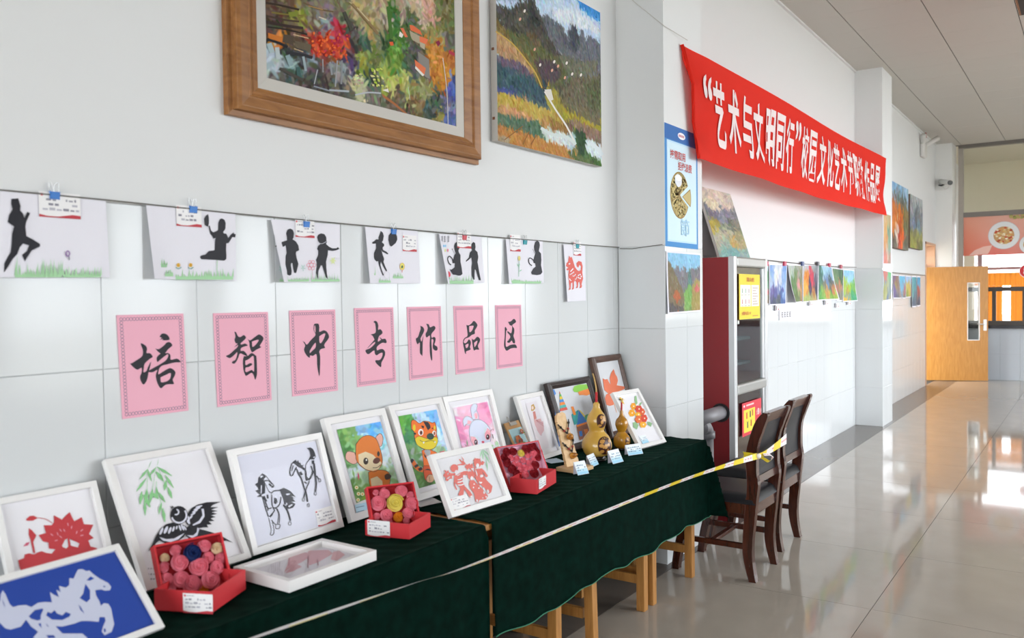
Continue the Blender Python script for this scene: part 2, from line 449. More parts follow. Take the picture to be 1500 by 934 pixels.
# pillars
for y0 in (4.49, 10.49):
    y1 = y0 + .56
    p = MB(); p.box(0, .294, y0 + .006, y1 - .006, 0, 1.838); p.box(0, .30, y0, y1, 1.838, ZC + .05)
    p = p.build('pillar', PLASTER); tag(p, kind='structure')
    for z0, z1 in ROWS:
        for a, b in ((y0, y0 + .311), (y0 + .313, y1)):
            lay(p, Matrix(((0, 0, 1, .294), (1, 0, 0, a), (0, 1, 0, z0), (0, 0, 0, 1))), b - a, z1 - z0)
        lay(p, Matrix(((1, 0, 0, .001), (0, 0, -1, y0 + .006), (0, 1, 0, z0), (0, 0, 0, 1))), .2985, z1 - z0)
        lay(p, Matrix(((-1, 0, 0, .2995), (0, 0, 1, y1 - .006), (0, 1, 0, z0), (0, 0, 0, 1))), .2985, z1 - z0)
p = MB().box(0, .262, 16.55, YF + .1, 0, ZC + .05).build('pillar', mat('corner_pillar_white', 'e6e5e2', .45)); tag(p, kind='structure')
# ceiling panels between dark joints
ce = MB().box(-.2, XR + .3, -6, YF + .05, ZC + .006, ZC + .2); ce.box(-.2, XR + .3, YF + .05, 24, ZC + .006, ZC + .2)
ce = ce.build('ceiling', mat('ceiling_joint', '5e5a54', .8)); tag(ce, kind='structure')
XC = [-.32, .36, 1.04, 1.72, 2.40, 3.08]
for i in range(len(XC) - 1):
    x0, x1 = max(XC[i], 0), XC[i + 1]
    y = 7.06
    while y < 16.9:
        y1 = min(y + .617, 16.9)
        lay(ce, Matrix(((1, 0, 0, x0 + .004), (0, -1, 0, y1 - .0012), (0, 0, -1, ZC + .006), (0, 0, 0, 1))), round(x1 - x0 - .008, 3), round(y1 - y - .0024, 3), 'panel', CEILP, .008, .0006)
        y += .617
MB().box(3.08, XR, -6, 16.9, ZC, ZC + .006).build('plain_ceiling', CEILP, ce)
MB().box(0, 3.08, -6, 7.059, ZC, ZC + .006).build('plain_ceiling', CEILP, ce)
MB().box(-.2, XR, YF + .1, YB_, ZC, ZC + .006).build('plain_ceiling', mat('kitchen_ceiling', 'e0dbc8', .6), ce)
t = MB().box(0, .022, -6, 16.5, ZC - .022, ZC + .002).build('trim_1', PLASTER); tag(t, kind='structure')
WINF = mat('window_frame_white', 'd8d8d6', .4)
# window wall across the hall, rear wall, far side room walls
WINS.append((17.3, 19.4)); wr = MB(); ys = [-6] + [c for w in WINS for c in w] + [24.0]  # unseen side window added to bring more light into the kitchen
for i in range(0, len(ys), 2): wr.box(XR, XR + .25, ys[i], ys[i + 1], 0, ZC + .1)
for a, b in WINS: wr.box(XR, XR + .25, a, b, 0, WZ0); wr.box(XR, XR + .25, a, b, WZ1, ZC + .1)
wr = wr.build('wall_right', PLASTER); tag(wr, kind='structure')
for k, (a, b) in enumerate(WINS):
    f = MB()
    for y0, y1 in ((a, a + .06), (b - .06, b), ((a + b) / 2 - .035, (a + b) / 2 + .035)): f.box(XR + .1, XR + .16, y0, y1, WZ0, WZ1)
    for z0, z1 in ((WZ0, WZ0 + .06), (WZ1 - .06, WZ1), (2.55, 2.61)): f.box(XR + .1, XR + .16, a, b, z0, z1)
    f = f.build('window_%d' % (k + 1), WINF); tag(f, kind='structure')
    MB().box(XR - .03, XR + .1, a - .03, b + .03, WZ0 - .04, WZ0).build('window_sill', WHITE, f)
wb = MB(); xs_ = [-.3] + [c for w in FILL_WINS for c in w] + [XR + .3]
for i in range(0, len(xs_), 2): wb.box(xs_[i], xs_[i + 1], -6.2, -6, -.1, ZC + .2)
for a, b in FILL_WINS: wb.box(a, b, -6.2, -6, -.1, WZ0); wb.box(a, b, -6.2, -6, WZ1, ZC + .2)
wb = wb.build('wall_back', PLASTER); tag(wb, kind='structure')
for k, (a, b) in enumerate(FILL_WINS):  # frames for the added rear openings
    f = MB()
    for x0, x1 in ((a, a + .06), (b - .06, b), ((a + b) / 2 - .035, (a + b) / 2 + .035)): f.box(x0, x1, -6.14, -6.08, WZ0, WZ1)
    for z0, z1 in ((WZ0, WZ0 + .06), (WZ1 - .06, WZ1), (2.55, 2.61)): f.box(a, b, -6.14, -6.08, z0, z1)
    f = f.build('window_%d' % (k + 20), WINF); tag(f, kind='structure')
gd = MB().box(-60, 60, -60, 80, -.5, -.4).build('ground', mat('paved_yard', 'a8a59c', .8)); tag(gd, kind='structure')
# far partition with the serving hatch
BTILE = mat('hatch_base_tile', 'b9bfc6', .2, spec=.4)
hb = MB().box(.262, XR, YF + .006, YF + .2, 0, .905).build('wall_far', GROUT); tag(hb, kind='structure')
x = .39 - .2
for i in range(9):
    for z0, z1 in ((.002, .46), (.462, .905)):
        lay(hb, Matrix(((1, 0, 0, .36 + i * .3), (0, 0, -1, YF + .006), (0, 1, 0, z0), (0, 0, 0, 1))), .298, z1 - z0, 'tile', BTILE)
MB().box(3.07, XR, YF, YF + .006, 0, .905).build('plain_tiling', BTILE, hb)
DARKM = mat('dark_bronze_frame', '3c342c', .4)
sh = empty('trim_2', (0, 0, 0), kind='structure')
f = MB(); f.box(.39, XR, YF - .08, YF + .24, .905, .955); f.build('counter_sill', mat('black_granite', '17161a', .2), sh)
f = MB(); f.box(.39, XR, YF + .02, YF + .1, .955, 1.035); f.box(.39, XR, YF + .02, YF + .1, 1.55, 1.625)
f.build('hatch_rail', DARKM, sh)
for xx in (.83, 1.287, 1.75, 2.21, 2.67, 3.13, 3.6): MB().box(xx, xx + .06, YF + .03, YF + .09, 1.035, 1.55).build('hatch_mullion', DARKM, sh)
GREYM = mat('grey_aluminium_beam', '7c7670', .45, metal=.2)
f = MB(); f.box(.386, XR, YF - .01, YF + .09, 2.865, 2.95); f.build('transom_beam', GREYM, sh)
f = MB(); f.box(.31, XR, YF - .02, YF + .09, 4.085, 4.16); f.build('head_beam', GREYM, sh)
f = MB(); f.box(.31, .388, YF - .02, YF + .09, 0, 4.1); f.build('corner_mullion', mat('pale_aluminium', 'a8a096', .45, metal=.2), sh)
MB().box(.39, XR, YF + .03, YF + .036, 2.95, 4.085).build('glass_pane', mat('clear_glass', 'f2f4f2', .02, alpha=1.4), sh)
# canteen kitchen beyond the hatch
BEIGE = mat('cream_paint', 'efe8d2', .8)
YB = 19.6
w = MB(); w.box(-.3, .28, YB, YB + .2, 0, ZC + .1); w.box(.28, 4.6, YB, YB + .2, 2.95, ZC + .1); w.box(.28, 4.6, YB, YB + .2, 0, .9); w.box(4.6, XR, YB, YB + .2, 0, ZC + .1)
w = w.build('wall_kitchen', BEIGE); tag(w, kind='structure')
portal('window_portal', (2.44, YB + .21, 1.92), (-math.pi / 2, 0, 0), 4.3, 2.05)
f = MB(); f.box(.34, .42, YB + .05, YB + .12, .9, 2.95); f.box(.28, 4.6, YB + .05, YB + .12, 1.98, 2.04)
for xx in (1.9, 3.2): f.box(xx, xx + .06, YB + .05, YB + .12, .9, 2.95)
f = f.build('window_30', mat('mauve_frame', 'b79ca0', .5)); tag(f, kind='structure')
MB().box(.34, 4.6, YB + .08, YB + .084, .9, 2.95).build('glass_pane', mat('dimming_pane', 'e6e6e6', .05, alpha=1.3), f)  # slight grey tint put in to dim the sky behind
CURT = mat('orange_curtain', 'f09a3c', .8, trans=.55)
def curtain(x0, x1, z0, z1, y, label):
    o = MB().grid(lambda u, v: (x0 + (x1 - x0) * u, y + .018 * math.sin(u * (x1 - x0) * 70), z0 + (z1 - z0) * v), max(12, int((x1 - x0) * 90)), 4).build('curtain', CURT, smooth=True)
    tag(o, label, 'curtain', 'orange curtains in the kitchen')
curtain(.36, .79, .95, 1.66, YB - .06, 'orange half curtain behind the hatch, nearest the door')
curtain(.93, 1.62, .95, 1.66, YB - .06, 'orange half curtain behind the hatch, right of the bright gap')
curtain(.30, 1.75, 1.66, 1.92, YB - .1, 'orange valance hung across above the half curtains')
w = MB().box(-.3, -.2, 16.4, YB, 0, ZC).build('wall_kitchen_left', BEIGE); tag(w, kind='structure')
# doorway in the left wall: frame, leaf, room behind
DF = mat('peach_door_frame', 'd9ab8a', .45)
f = MB(); f.box(-.22, .012, 15.46, 15.5, 0, 2.39); f.box(-.22, -.002, 16.50, 16.56, 0, 2.39); f.box(-.22, .012, 15.46, 16.5, 2.35, 2.39); f.box(-.22, -.13, 15.5, 16.5, 2.0, 2.04)
f = f.build('door_frame', DF); f.name = 'trim_3'; tag(f, kind='structure')
MB().box(-.16, -.152, 15.5, 16.5, 2.04, 2.35).build('glass_pane', MATS['clear_glass'], f)
w = MB().box(-2.2, -2.0, 14, 18, 0, 3).build('wall_side_room', BEIGE); tag(w, kind='structure')
ang = math.atan2(.32, .925)
DM = Matrix.Translation((-.125, 16.36, .006)) @ Matrix.Rotation(ang, 4, 'Z')
d = empty('door_1', DM, kind='structure')
f = MB(); DW = .98
xa, xb, za, zb = .655, .85, .70, 1.70
f.box(0, xa, 0, .045, 0, 1.98); f.box(xb, DW, 0, .045, 0, 1.98); f.box(xa, xb, 0, .045, 0, za); f.box(xa, xb, 0, .045, zb, 1.98)
f.build('door_leaf', DOORW, d)
f = MB()
for q in ((xa, xa + .012, za, zb), (xb - .012, xb, za, zb), (xa, xb, za, za + .012), (xa, xb, zb - .012, zb)): f.box(q[0], q[1], -.004, .049, q[2], q[3])
f.build('glazing_bead', WHITE, d)
MB().box(xa, xb, .02, .025, za, zb).build('glass_pane', MATS['clear_glass'], d)
h = MB().box(.905, .955, -.008, 0, .87, 1.06).build('handle_plate', METAL, d)
MB().tube([(.925, -.008, .98), (.925, -.05, .98), (.80, -.05, .985)], .009, 8).build('lever', METAL, h)
for z in (.25, 1.0, 1.75): MB().tube([(-.008, -.006, z - .06), (-.008, -.006, z + .06)], .009, 8).build('hinge', METAL, d)
# wooden edge of the bulkhead at the upper right
b = MB().box(1.79, 2.6, 6.3, 8.6, 3.93, ZC + .004).build('wall_bulkhead', mat('bulkhead_dark', '2a2320', .6)); tag(b, kind='structure')
MB().box(1.775, 1.79, 6.3, 8.6, 3.93, ZC + .004).build('edge_board', mat('edge_wood', '8a5a30', .5), b)
# ================================================================== things on the left wall
def wallM(x, y=0.0, z=0.0): return Matrix(((0, 0, 1, x), (1, 0, 0, y), (0, 1, 0, z), (0, 0, 0, 1)))
def quadfn(q):
    """bilinear patch over four local corners TL, TR, BR, BL with an optional height"""
    def fn(U, V, z=0.0):
        x = (1 - V) * ((1 - U) * q[0][0] + U * q[1][0]) + V * ((1 - U) * q[3][0] + U * q[2][0])
        y = (1 - V) * ((1 - U) * q[0][1] + U * q[1][1]) + V * ((1 - U) * q[3][1] + U * q[2][1])
        return (x, y, z + 0 * x)
    return fn
def mitred(parent, name, m, rects, depth0, bevel=.002):
    """picture frame rails: rects = [(x0,x1,y0,y1,z) outer, ..., inner], lofted with mitred corners"""
    b = MB(); vs = []
    for x0, x1, y0, y1, z in rects: vs += [(x0, y0, z), (x1, y0, z), (x1, y1, z), (x0, y1, z)]
    fs = []
    n = len(rects)
    for i in range(n):
        j = (i + 1) % n
        for k in range(4):
            l = (k + 1) % 4
            fs.append((i * 4 + k, i * 4 + l, j * 4 + l, j * 4 + k))
    b.add(vs, fs)
    return b.build(name, m, parent, bevel=bevel)
def uvmap(M, q, pts, k=None):
    """control points given in picture pixels -> (u, v) on the patch (axis-aligned box of q)"""
    x0 = min(p[0] for p in q); x1 = max(p[0] for p in q); y0 = min(p[1] for p in q); y1 = max(p[1] for p in q)
    out = []
    for x, y, c in pts:
        if k: x, y = k[0] + x / k[2], k[1] + y / k[2]
        a, b = hit(M, x, y); out.append(((a - x0) / (x1 - x0), (y1 - b) / (y1 - y0), c))
    return out, (x0, x1, y0, y1)
def boxfn(b, z): return lambda U, V: (b[0] + (b[1] - b[0]) * U, b[3] - (b[3] - b[2]) * V, z + 0 * U)
# ---- large framed landscape
M = wallM(.0)
t = empty('framed_painting', M @ Matrix.Translation((2.45, 2.7, 0)), 'large oil landscape with orange tree in a wide brown wooden frame', 'painting')
O = Matrix.Translation((-2.45, -2.7, 0))
MF = wallM(.055); a = hit(MF, 350, 154); b = hit(MF, 706.5, 236.5); oy = (a[1] + b[1]) / 2
c = hit(wallM(.045), 379.3, 123.5); d = hit(wallM(.045), 682, 204.8); e = hit(wallM(.03), 390.8, 110.7); g = hit(wallM(.03), 669, 187.5)
TOP = 3.22
def off(r): return [(x0 - 2.45, x1 - 2.45, y0 - 2.7, y1 - 2.7, z) for x0, x1, y0, y1, z in r]
ry = (c[1] + d[1]) / 2; ly = (e[1] + g[1]) / 2; rw = ry - oy; lw = ly - ry
o_ = lambda k, z: (a[0] + k, b[0] - k, oy + k, TOP - k, z)
mitred(t, 'frame', FRAMEW, off([o_(-.018, .0), o_(-.018, .022), o_(0, .026), o_(0, .05), o_(.012, .057), o_(rw * .55, .05), o_(rw * .6, .055), o_(rw * .72, .046), o_(rw * .78, .05), (c[0], d[0], ry, TOP - rw, .04), (c[0], d[0], ry, TOP - rw, .0)]), 0, .0015)
mitred(t, 'liner', LINER, off([(c[0] - .003, d[0] + .003, ry - .003, TOP - rw + .003, .02), (c[0] - .003, d[0] + .003, ry - .003, TOP - rw + .003, .038), (e[0], g[0], ly, TOP - rw - lw, .03), (e[0], g[0], ly, TOP - rw - lw, .012)]), 0, 0)
MC = wallM(.026)
q = [(e[0], TOP - rw - lw), (g[0], TOP - rw - lw), (g[0], ly), (e[0], ly)]
pts = ctrl("(395,10,5a4a38)(420,8,6b5a44)(450,15,6e6652)(440,25,8a8a3a)(425,28,6a5c3c)(400,30,4a3a2c)(470,8,7a7466)(500,5,7d7c5e)(520,15,b09a72)(400,45,4d3f33)(430,48,6e5a48)(404,55,d07a30)(440,62,5c5040)(460,40,7c6a5c)(475,28,7a8088)(395,80,b9c8c8)(402,95,aab8b8)(418,75,3a3e3c)(425,88,88a0a4)(440,85,46484a)(450,95,7e8e90)(435,110,3e5a54)(460,105,4a4844)(480,110,554a46)(470,65,d2502a)(485,60,c8402a)(497,55,b8304a)(502,65,e06028)(478,78,8e4a3a)(462,58,b04030)(510,75,5a3a44)(488,98,8c8c90)(500,105,94969a)(515,90,4c4450)(517,100,4a4a62)(520,50,4e4a42)(530,30,9a8a66)(540,45,a8905c)(535,60,3e5c46)(545,75,7a8a4a)(530,95,8c9a3e)(525,115,b8b890)(540,110,3c5648)(550,125,6e6e5e)(555,15,a89878)(560,35,8a8668)(565,25,b0a890)(575,25,3e6a2e)(573,45,4a7a34)(590,20,a89884)(610,10,c0a890)(630,12,c89c84)(600,30,5e6a4a)(645,15,7a7a50)(655,30,6a7040)(640,40,8a8c58)(660,60,6a6a5a)(575,70,5c8a34)(565,60,3c5a3a)(555,60,7a7e5c)(580,90,6a8a3a)(555,85,6a7a46)(560,105,9aae50)(545,100,6a7848)(590,115,b0b060)(600,100,4a5c4a)(610,90,5a5a50)(640,75,c08038)(650,100,c88a30)(645,120,b87828)(660,90,b87430)(663,130,4a58a0)(655,150,6a6a8a)(640,150,4a5a50)(660,175,50609a)(620,130,8a8a5a)(600,125,9aa060)(610,150,7a6a44)(630,160,3e4e48)(640,170,8a7a40)(570,125,b8bc60)(575,140,6a5a44)(550,145,6a685a)(570,155,64604e)(590,165,5a5444)(500,125,5e5a50)(470,125,4a463e)(440,120,4e4a40)(410,108,5a5650)(400,-40,6a7048)(450,-60,8a8a5a)(520,-50,5c6a44)(600,-40,8a9098)(650,-60,90a0b4)(560,-90,a8b8cc)(450,-110,9ab0c8)")
cp, bx = uvmap(MC, q, pts)
img = strokes(300, int(300 * (bx[3] - bx[2]) / (bx[1] - bx[0])), cp, 7500, 3, 5.5, 2.2, jit=.075, wob=.010)
canvas('canvas', t, lambda U, V: (bx[0] - 2.45 + (bx[1] - bx[0]) * U, bx[3] - 2.7 - (bx[3] - bx[2]) * V, .026 + 0 * U), img, PAINT)
A = Art(MC, .0, (520, 0, 4.245))
A.px('390,320 460,370 465,490 440,480 400,440', '8a8680').px('165,580 235,630 330,710 300,700 240,650 175,605', 'a8683e').px('170,560 205,550 210,575', 'e4ddd4')
A.px('338,188 365,205 402,225 400,272 358,250 345,225', 'b0a48c').px('338,155 360,158 405,190 418,220 345,188', 'e07048').px('400,258 435,275 432,310 405,290', 'b8ac94').px('400,225 455,245 440,275 402,260', 'e47850')
A.px('278,195 300,215 292,235 272,225', 'e8e2da').px('280,174 300,175 328,230 310,232', 'e27a54').px('370,370 440,425 430,465 375,410', 'e07850').px('375,410 430,465 420,475 372,425', 'e8e4dc').px('212,260 235,260 240,282 220,285', 'd86038')
A.px('580,310 620,330 618,350 585,335', 'b43a4a').px('500,262 520,250 532,270 515,290', '8a2c48').line('205,40 215,130 225,240', 22, '47702f').line('545,360 570,560 578,780', 4, 'd8d4cc').line('330,540 340,620', 3, 'c8c8c0').line('0,590 80,575 160,580', 9, 'b8bcc4')
A.tr = (380, 0, 5.19)
A.line('440,530 415,640', 7, 'b4b8bc').line('480,450 482,550', 8, '9c9ea0').line('535,470 550,570', 14, '94989c').line('590,460 575,660', 10, 'a0a2a4').line('625,460 620,640', 14, '8a8c90').line('530,685 680,695', 14, 'a8b0b8').line('410,655 530,690', 10, '8c949c')
for p_, w_, c_ in (('45,22 150,40 300,75', 16, '3a2e24'), ('90,95 200,110 330,120', 12, '7c7034'), ('45,165 160,190 330,215', 22, '3a2c28'), ('50,120 180,150 300,165', 14, '4a3a2e'), ('60,205 200,225 360,262', 12, '2c2620'), ('255,262 370,292', 6, 'd8b890'), ('450,130 505,150', 8, 'd8ccb4'), ('330,20 450,70 560,90', 12, '6c5a40'), ('370,45 480,75', 7, 'b08a50'), ('50,300 140,325 210,360', 20, '26262a'), ('260,370 330,395', 6, 'cbb28c'), ('200,400 330,420 400,440', 24, '303034'), ('70,330 95,400', 40, 'a9bcc0'), ('130,360 140,450', 34, 'b6c2c4'), ('210,420 240,500', 36, '8ca4a8'), ('330,430 350,540', 18, '9aaab0'), ('290,510 300,600', 30, '3e5f5c'), ('150,520 330,610', 22, '4a4640'), ('700,30 800,140 900,260', 20, '8c7450'), ('740,60 830,160', 8, 'c8b890'), ('640,90 700,230', 26, '4a4a40')): A.line(p_, w_, c_)
A.px('62,250 175,285 170,325 65,290', 'c9752e').px('265,310 390,340 385,395 262,360', '655a48').px('180,260 260,275 250,340 170,320', '54483a').px('215,95 290,85 285,125 225,130', '7d8632')
for i in range(46):
    A.ell(400 + rnd.random() * 270, 250 + rnd.random() * 170, 6 + rnd.random() * 9, 5 + rnd.random() * 8, rnd.choice(['e8602c', 'd84a24', 'c83050', 'ee7436', 'a83040']), rnd.random() * 90, 7)
for i in range(22): A.ell(840 + rnd.random() * 95, 520 + rnd.random() * 140, 8 + rnd.random() * 8, 7, rnd.choice(['c8d060', 'a8c040', 'dcd890']), rnd.random() * 90, 7)
for i in range(14): A.ell(710 + rnd.random() * 70, 550 + rnd.random() * 130, 7 + rnd.random() * 7, 8, rnd.choice(['d8d890', 'c0c080', 'b89890']), 0, 7)
for p, cl, _k in A.p:
    for l in p:
        for i in range(len(l)): l[i] = (l[i][0] - 2.45, l[i][1] - 2.7)
A.build('paint_detail', t, 'stuff', mat_=PAINT, base=.0266)
# ---- unframed canvas of mountains
MC = wallM(.042); q = [hit(MC, *p) for p in ((726, 0), (879, 21.4), (882, 245), (730.5, 205))]
x0, x1 = (q[0][0] + q[3][0]) / 2, (q[1][0] + q[2][0]) / 2; y0 = (q[2][1] + q[3][1]) / 2; y1 = q[1][1] + .012
cx = (x0 + x1) / 2
t = empty('canvas_painting', wallM(0, cx, y0), 'unframed oil painting of grey peaks over a river valley, white canvas edges', 'painting')
MB().box(x0 - cx, x1 - cx, 0, y1 - y0, .004, .0405).build('stretched_canvas', mat('canvas_edge', 'c4c1bb', .8, bump=(300, .2, .001)), t, bevel=.003)
pts = ctrl("(60,20,9cb0c0)(120,20,8aa0b8)(230,30,4a4a46)(180,80,4c4a44)(100,70,5c5a54)(300,30,b8d0e8)(400,60,d8e4f0)(450,40,a8c8ea)(540,60,4a98dc)(600,100,3a90dc)(560,120,c0d8f0)(520,110,e8eef4)(330,120,585650)(380,160,5a5a5c)(420,130,b8c8d8)(460,170,4c4c4e)(460,220,48505a)(550,200,8088a0)(600,240,687088)(590,180,c8d4e8)(60,110,5a5a44)(100,150,6e6c50)(150,180,5c5c48)(200,200,5a6040)(70,170,a89068)(100,220,b89868)(160,260,b8985a)(200,300,a88a50)(230,340,c0a040)(250,180,54503e)(280,250,5a6038)(330,280,6a6a3a)(300,330,504448)(340,370,5a4448)(390,390,6a5848)(360,320,7a5848)(420,330,6a6a50)(440,380,5a6a44)(480,320,7a7868)(560,300,7a7c84)(600,330,7c7c74)(520,380,6c6c58)(420,470,5c5a48)(480,460,6e6250)(550,450,6a6450)(600,440,545448)(450,520,7a6c56)(540,520,6a6c48)(600,540,6a7040)(580,600,747048)(80,330,60586a)(120,360,6c6478)(170,380,6a5a70)(220,410,5a5460)(80,400,3e5a48)(120,430,3c5e54)(170,450,36605a)(230,470,38505c)(280,520,30484e)(80,470,4a50a0)(130,480,485078)(60,440,486850)(80,520,b09c30)(120,550,c0a838)(180,560,b08c48)(230,560,c0a070)(280,590,c8ac58)(330,610,b8a050)(90,590,c0906a)(150,600,c89060)(200,620,c8a070)(260,640,d0b080)(320,640,c0904a)(380,660,a88038)(400,700,9a7a40)(350,690,b8a080)(70,610,50684c)(120,640,4e6a54)(180,660,506858)(240,680,527060)(290,710,60806a)(340,720,c0d0c8)(400,740,d8e0dc)(450,760,b0c4cc)(500,740,3c5c34)(510,800,2e4a30)(560,800,d0dce0)(600,840,d8e0e8)(590,880,4a6a38)(540,860,48683c)(70,690,b8783c)(120,720,c08040)(180,730,a8703c)(230,760,c8884c)(280,780,c89050)(350,800,c08850)(420,840,a87c50)(480,860,907c50)(90,750,a89078)(430,620,a0982c)(480,640,a89830)(540,660,b0a030)(600,690,a09838)(440,680,7a6450)(500,690,8a7060)(560,720,8c7060)(600,730,807060)(350,560,a89a44)(400,600,98903c)")
cp, bx = uvmap(MC, [(x0, y0), (x1, y1)], pts, (715, 0, 3.737))
PL = [('42,0 614,0 614,300 42,300', 'c4daf0'), ('480,0 614,0 614,115 560,92 520,60', '3f94dc'), ('330,60 470,40 560,110 610,140 610,190 480,140 400,120', 'dfe8f2'),
 ('300,90 320,80 345,100 370,125 400,130 430,190 455,125 475,130 500,200 510,155 520,165 535,210 560,190 600,230 614,240 614,420 380,420 300,250', '6a6e76'),
 ('42,30 90,40 130,30 170,5 235,0 255,10 275,60 300,110 330,200 370,260 420,320 300,300 150,190 100,150 42,110', '4c4a46'), ('215,20 240,10 262,70 290,140 250,150 225,90', '3a3c3c'), ('150,60 200,70 190,150 140,140', '5c5a50'), ('455,130 480,140 500,220 480,300 440,260', '4c525a'), ('380,150 410,160 430,230 400,260', '5a5c62'),
 ('42,110 150,190 250,300 310,480 280,500 200,340 42,180', '77663c'), ('42,165 120,230 210,330 262,400 240,400 160,340 60,300 42,290', 'b8926a'),
 ('100,150 200,190 300,250 400,320 440,400 390,470 340,480 280,400 200,290 120,210', '5e6240'), ('200,170 250,180 300,240 260,270', '6a5a40'), ('250,340 300,320 360,330 400,380 390,430 330,450 290,420', '54484c'), ('380,300 520,330 600,330 600,400 480,420 420,380', '70705e'),
 ('380,520 460,450 540,420 614,400 614,690 520,650 420,590', '6a6450'), ('520,470 614,430 614,600 560,600', '5c6044'),
 ('45,330 120,360 230,400 290,480 340,600 280,580 160,520 45,490', '3c5862'), ('70,310 180,340 260,420 230,420 120,370 70,360', '6a5c6c'), ('45,470 140,480 140,520 45,500', '48508c'),
 ('45,500 160,530 300,590 380,640 440,700 340,660 250,640 45,570', 'b8a048'), ('45,575 150,590 250,640 190,665 45,615', 'c8946a'), ('45,610 150,640 280,660 330,730 250,740 45,675', '52705a'), ('275,650 320,650 330,710 290,700', 'b08c50'), ('330,640 430,680 440,720 350,710', '96703c'),
 ('280,700 400,730 470,770 470,800 330,770', 'd4dedc'), ('45,680 200,720 330,780 480,830 540,880 610,925 45,790', 'b8803f'), ('45,740 130,755 110,790 45,780', 'a89478'), ('430,640 614,700 614,760 480,700', '8a7060'), ('400,580 614,690 614,720 420,620', 'a89830'), ('540,770 614,810 614,880 560,850', 'd8e2e8'), ('480,710 522,700 532,850 490,850', '2e4a30'), ('420,820 540,860 610,915 600,930 480,880', '55683c')]
polys = []
for s_, c_ in PL:
    pp, _ = uvmap(MC, [(x0, y0), (x1, y1)], [(a_, b_, '') for a_, b_ in P2(s_)], (715, 0, 3.737)); polys.append(([(a_, b_) for a_, b_, _c in pp], c_))
img = strokes(280, int(280 * (y1 - y0) / (x1 - x0)), cp, 9000, 8, 4, 1.5, ang=60, jit=.05, wob=.005, polys=polys, mixp=.9)
canvas('canvas', t, lambda U, V: (bx[0] - cx + (bx[1] - bx[0]) * U, bx[3] - y0 - (bx[3] - bx[2]) * V, .0412 + 0 * U), img, PAINT)
A = Art(MC, 0, (715, 0, 3.737))
A.line('310,500 370,600 430,690 475,780', 9, 'e6e2da').line('42,172 130,235 210,330 260,400 295,480', 7, 'c8a850').px('308,490 345,488 358,545 340,552', 'dedad2').px('335,430 332,470 328,470', 'd8a030')
A.line('560,780 600,815 625,850', 22, 'dde6ea').line('290,700 350,735 430,750 480,790', 16, 'd4dedc').line('190,690 90,765', 5, '8a6030').line('225,720 190,790', 5, '8a6030').line('265,740 235,790', 5, '8a6030')
for x, y in ((200, 60), (175, 105), (255, 270), (285, 355), (362, 338), (383, 362), (350, 385), (430, 345), (460, 405), (508, 410), (420, 425)): A.ell(x, y, 6, 10, rnd.choice(['e8e0d8', 'e0a890', 'f0e8e0']), 20, 7)
for p, cl, _k in A.p:
    for l in p:
        for i in range(len(l)): l[i] = (l[i][0] - cx, l[i][1] - y0)
A.build('paint_detail', t, 'stuff', mat_=PAINT, base=.0416)
nb = MB()
for z in (.10, .42, .74): nb.box(x0 - cx - .004, x0 - cx, z, z + .012, .014, .026)
nb.build('tack', mat('rusty_tack', '7a4a2c', .6), t, )['kind'] = 'stuff'
# ---- string along the wall
wire = MB().tube([(.012, .3, 1.846), (.014, 1.343, 1.842), (.014, 1.8, 1.836), (.014, 2.3, 1.834), (.014, 3.0, 1.832), (.014, 3.67, 1.836), (.014, 4.12, 1.835), (.016, 4.475, 1.838)], .0022, 6)
wire = wire.build('hanging_wire', mat('grey_cord', '6a6660', .7)); tag(wire, 'thin grey wire strung along the tiles holding the row of drawings', 'wire')
w2 = MB().tube([(.02, 4.478, 1.83), (.10, 4.478, 1.826), (.29, 4.478, 1.842)], .002, 6).build('cord', MATS['grey_cord']); tag(w2, 'short cord stretched across the shaded pillar face at tile top height', 'wire')
pb = [at(0, .31, 1004.5, 66), at(1, 4.48, 966, 38), at(0, .01, 903, 3)]
w3 = MB().tube([Vector((.33, 4.77, 3.06)), Vector((.305, 4.483, pb[1].z)), Vector((.01, 4.46, 3.36)), Vector((.01, 4.2, 3.62))], .0022, 6).build('tie_cord', mat('white_cord', 'cfccc6', .7)); tag(w3, 'white tie cord running from the banner corner over the pillar edge', 'cord')
# ---- drawings on the string
def caption(parent, M, w, h, art=None, pt=None, red=True, seed=0, blue=False):
    """small caption card lying on plane M, lower-left corner at pt: card, logo dot, pencil lines, wave"""
    R = random.Random(seed)
    A = Art(M); x, y = pt
    A.rect(x, x + w, y, y + h, 'f4f2f2' if not blue else 'eef4f8')
    if blue: A.rect(x, x + w, y, y + h * .42, 'bfe2f2').rect(x, x + w, y, y + h * .2, 'a2d6ee')
    elif red:
        A.loc([(x, y), (x + w, y), (x + w, y + h * .13), (x + w * .8, y + h * .15), (x + w * .45, y + h * .05), (x + w * .2, y + h * .05), (x, y + h * .11)], 'c23a44')
        A.lell(x + w * .07, y + h * .88, h * .06, h * .06, 'd8505c', 8)
        A.rect(x + w * .13, x + w * .38, y + h * .86, y + h * .9, 'b8b0b4')
    for r in range(3):
        yy = y + h * (.66 - .19 * r); xx = x + w * .08
        while xx < x + w * .9:
            l = w * (.04 + .1 * R.random())
            if R.random() < .75: A.rect(xx, xx + l, yy, yy + h * (.045 + .06 * R.random()), R.choice(['a8a6b0', '8c8a96', 'bcbac4']) if not blue else R.choice(['8aa8bc', '7a98b0']))
            xx += l + w * .035
    return A
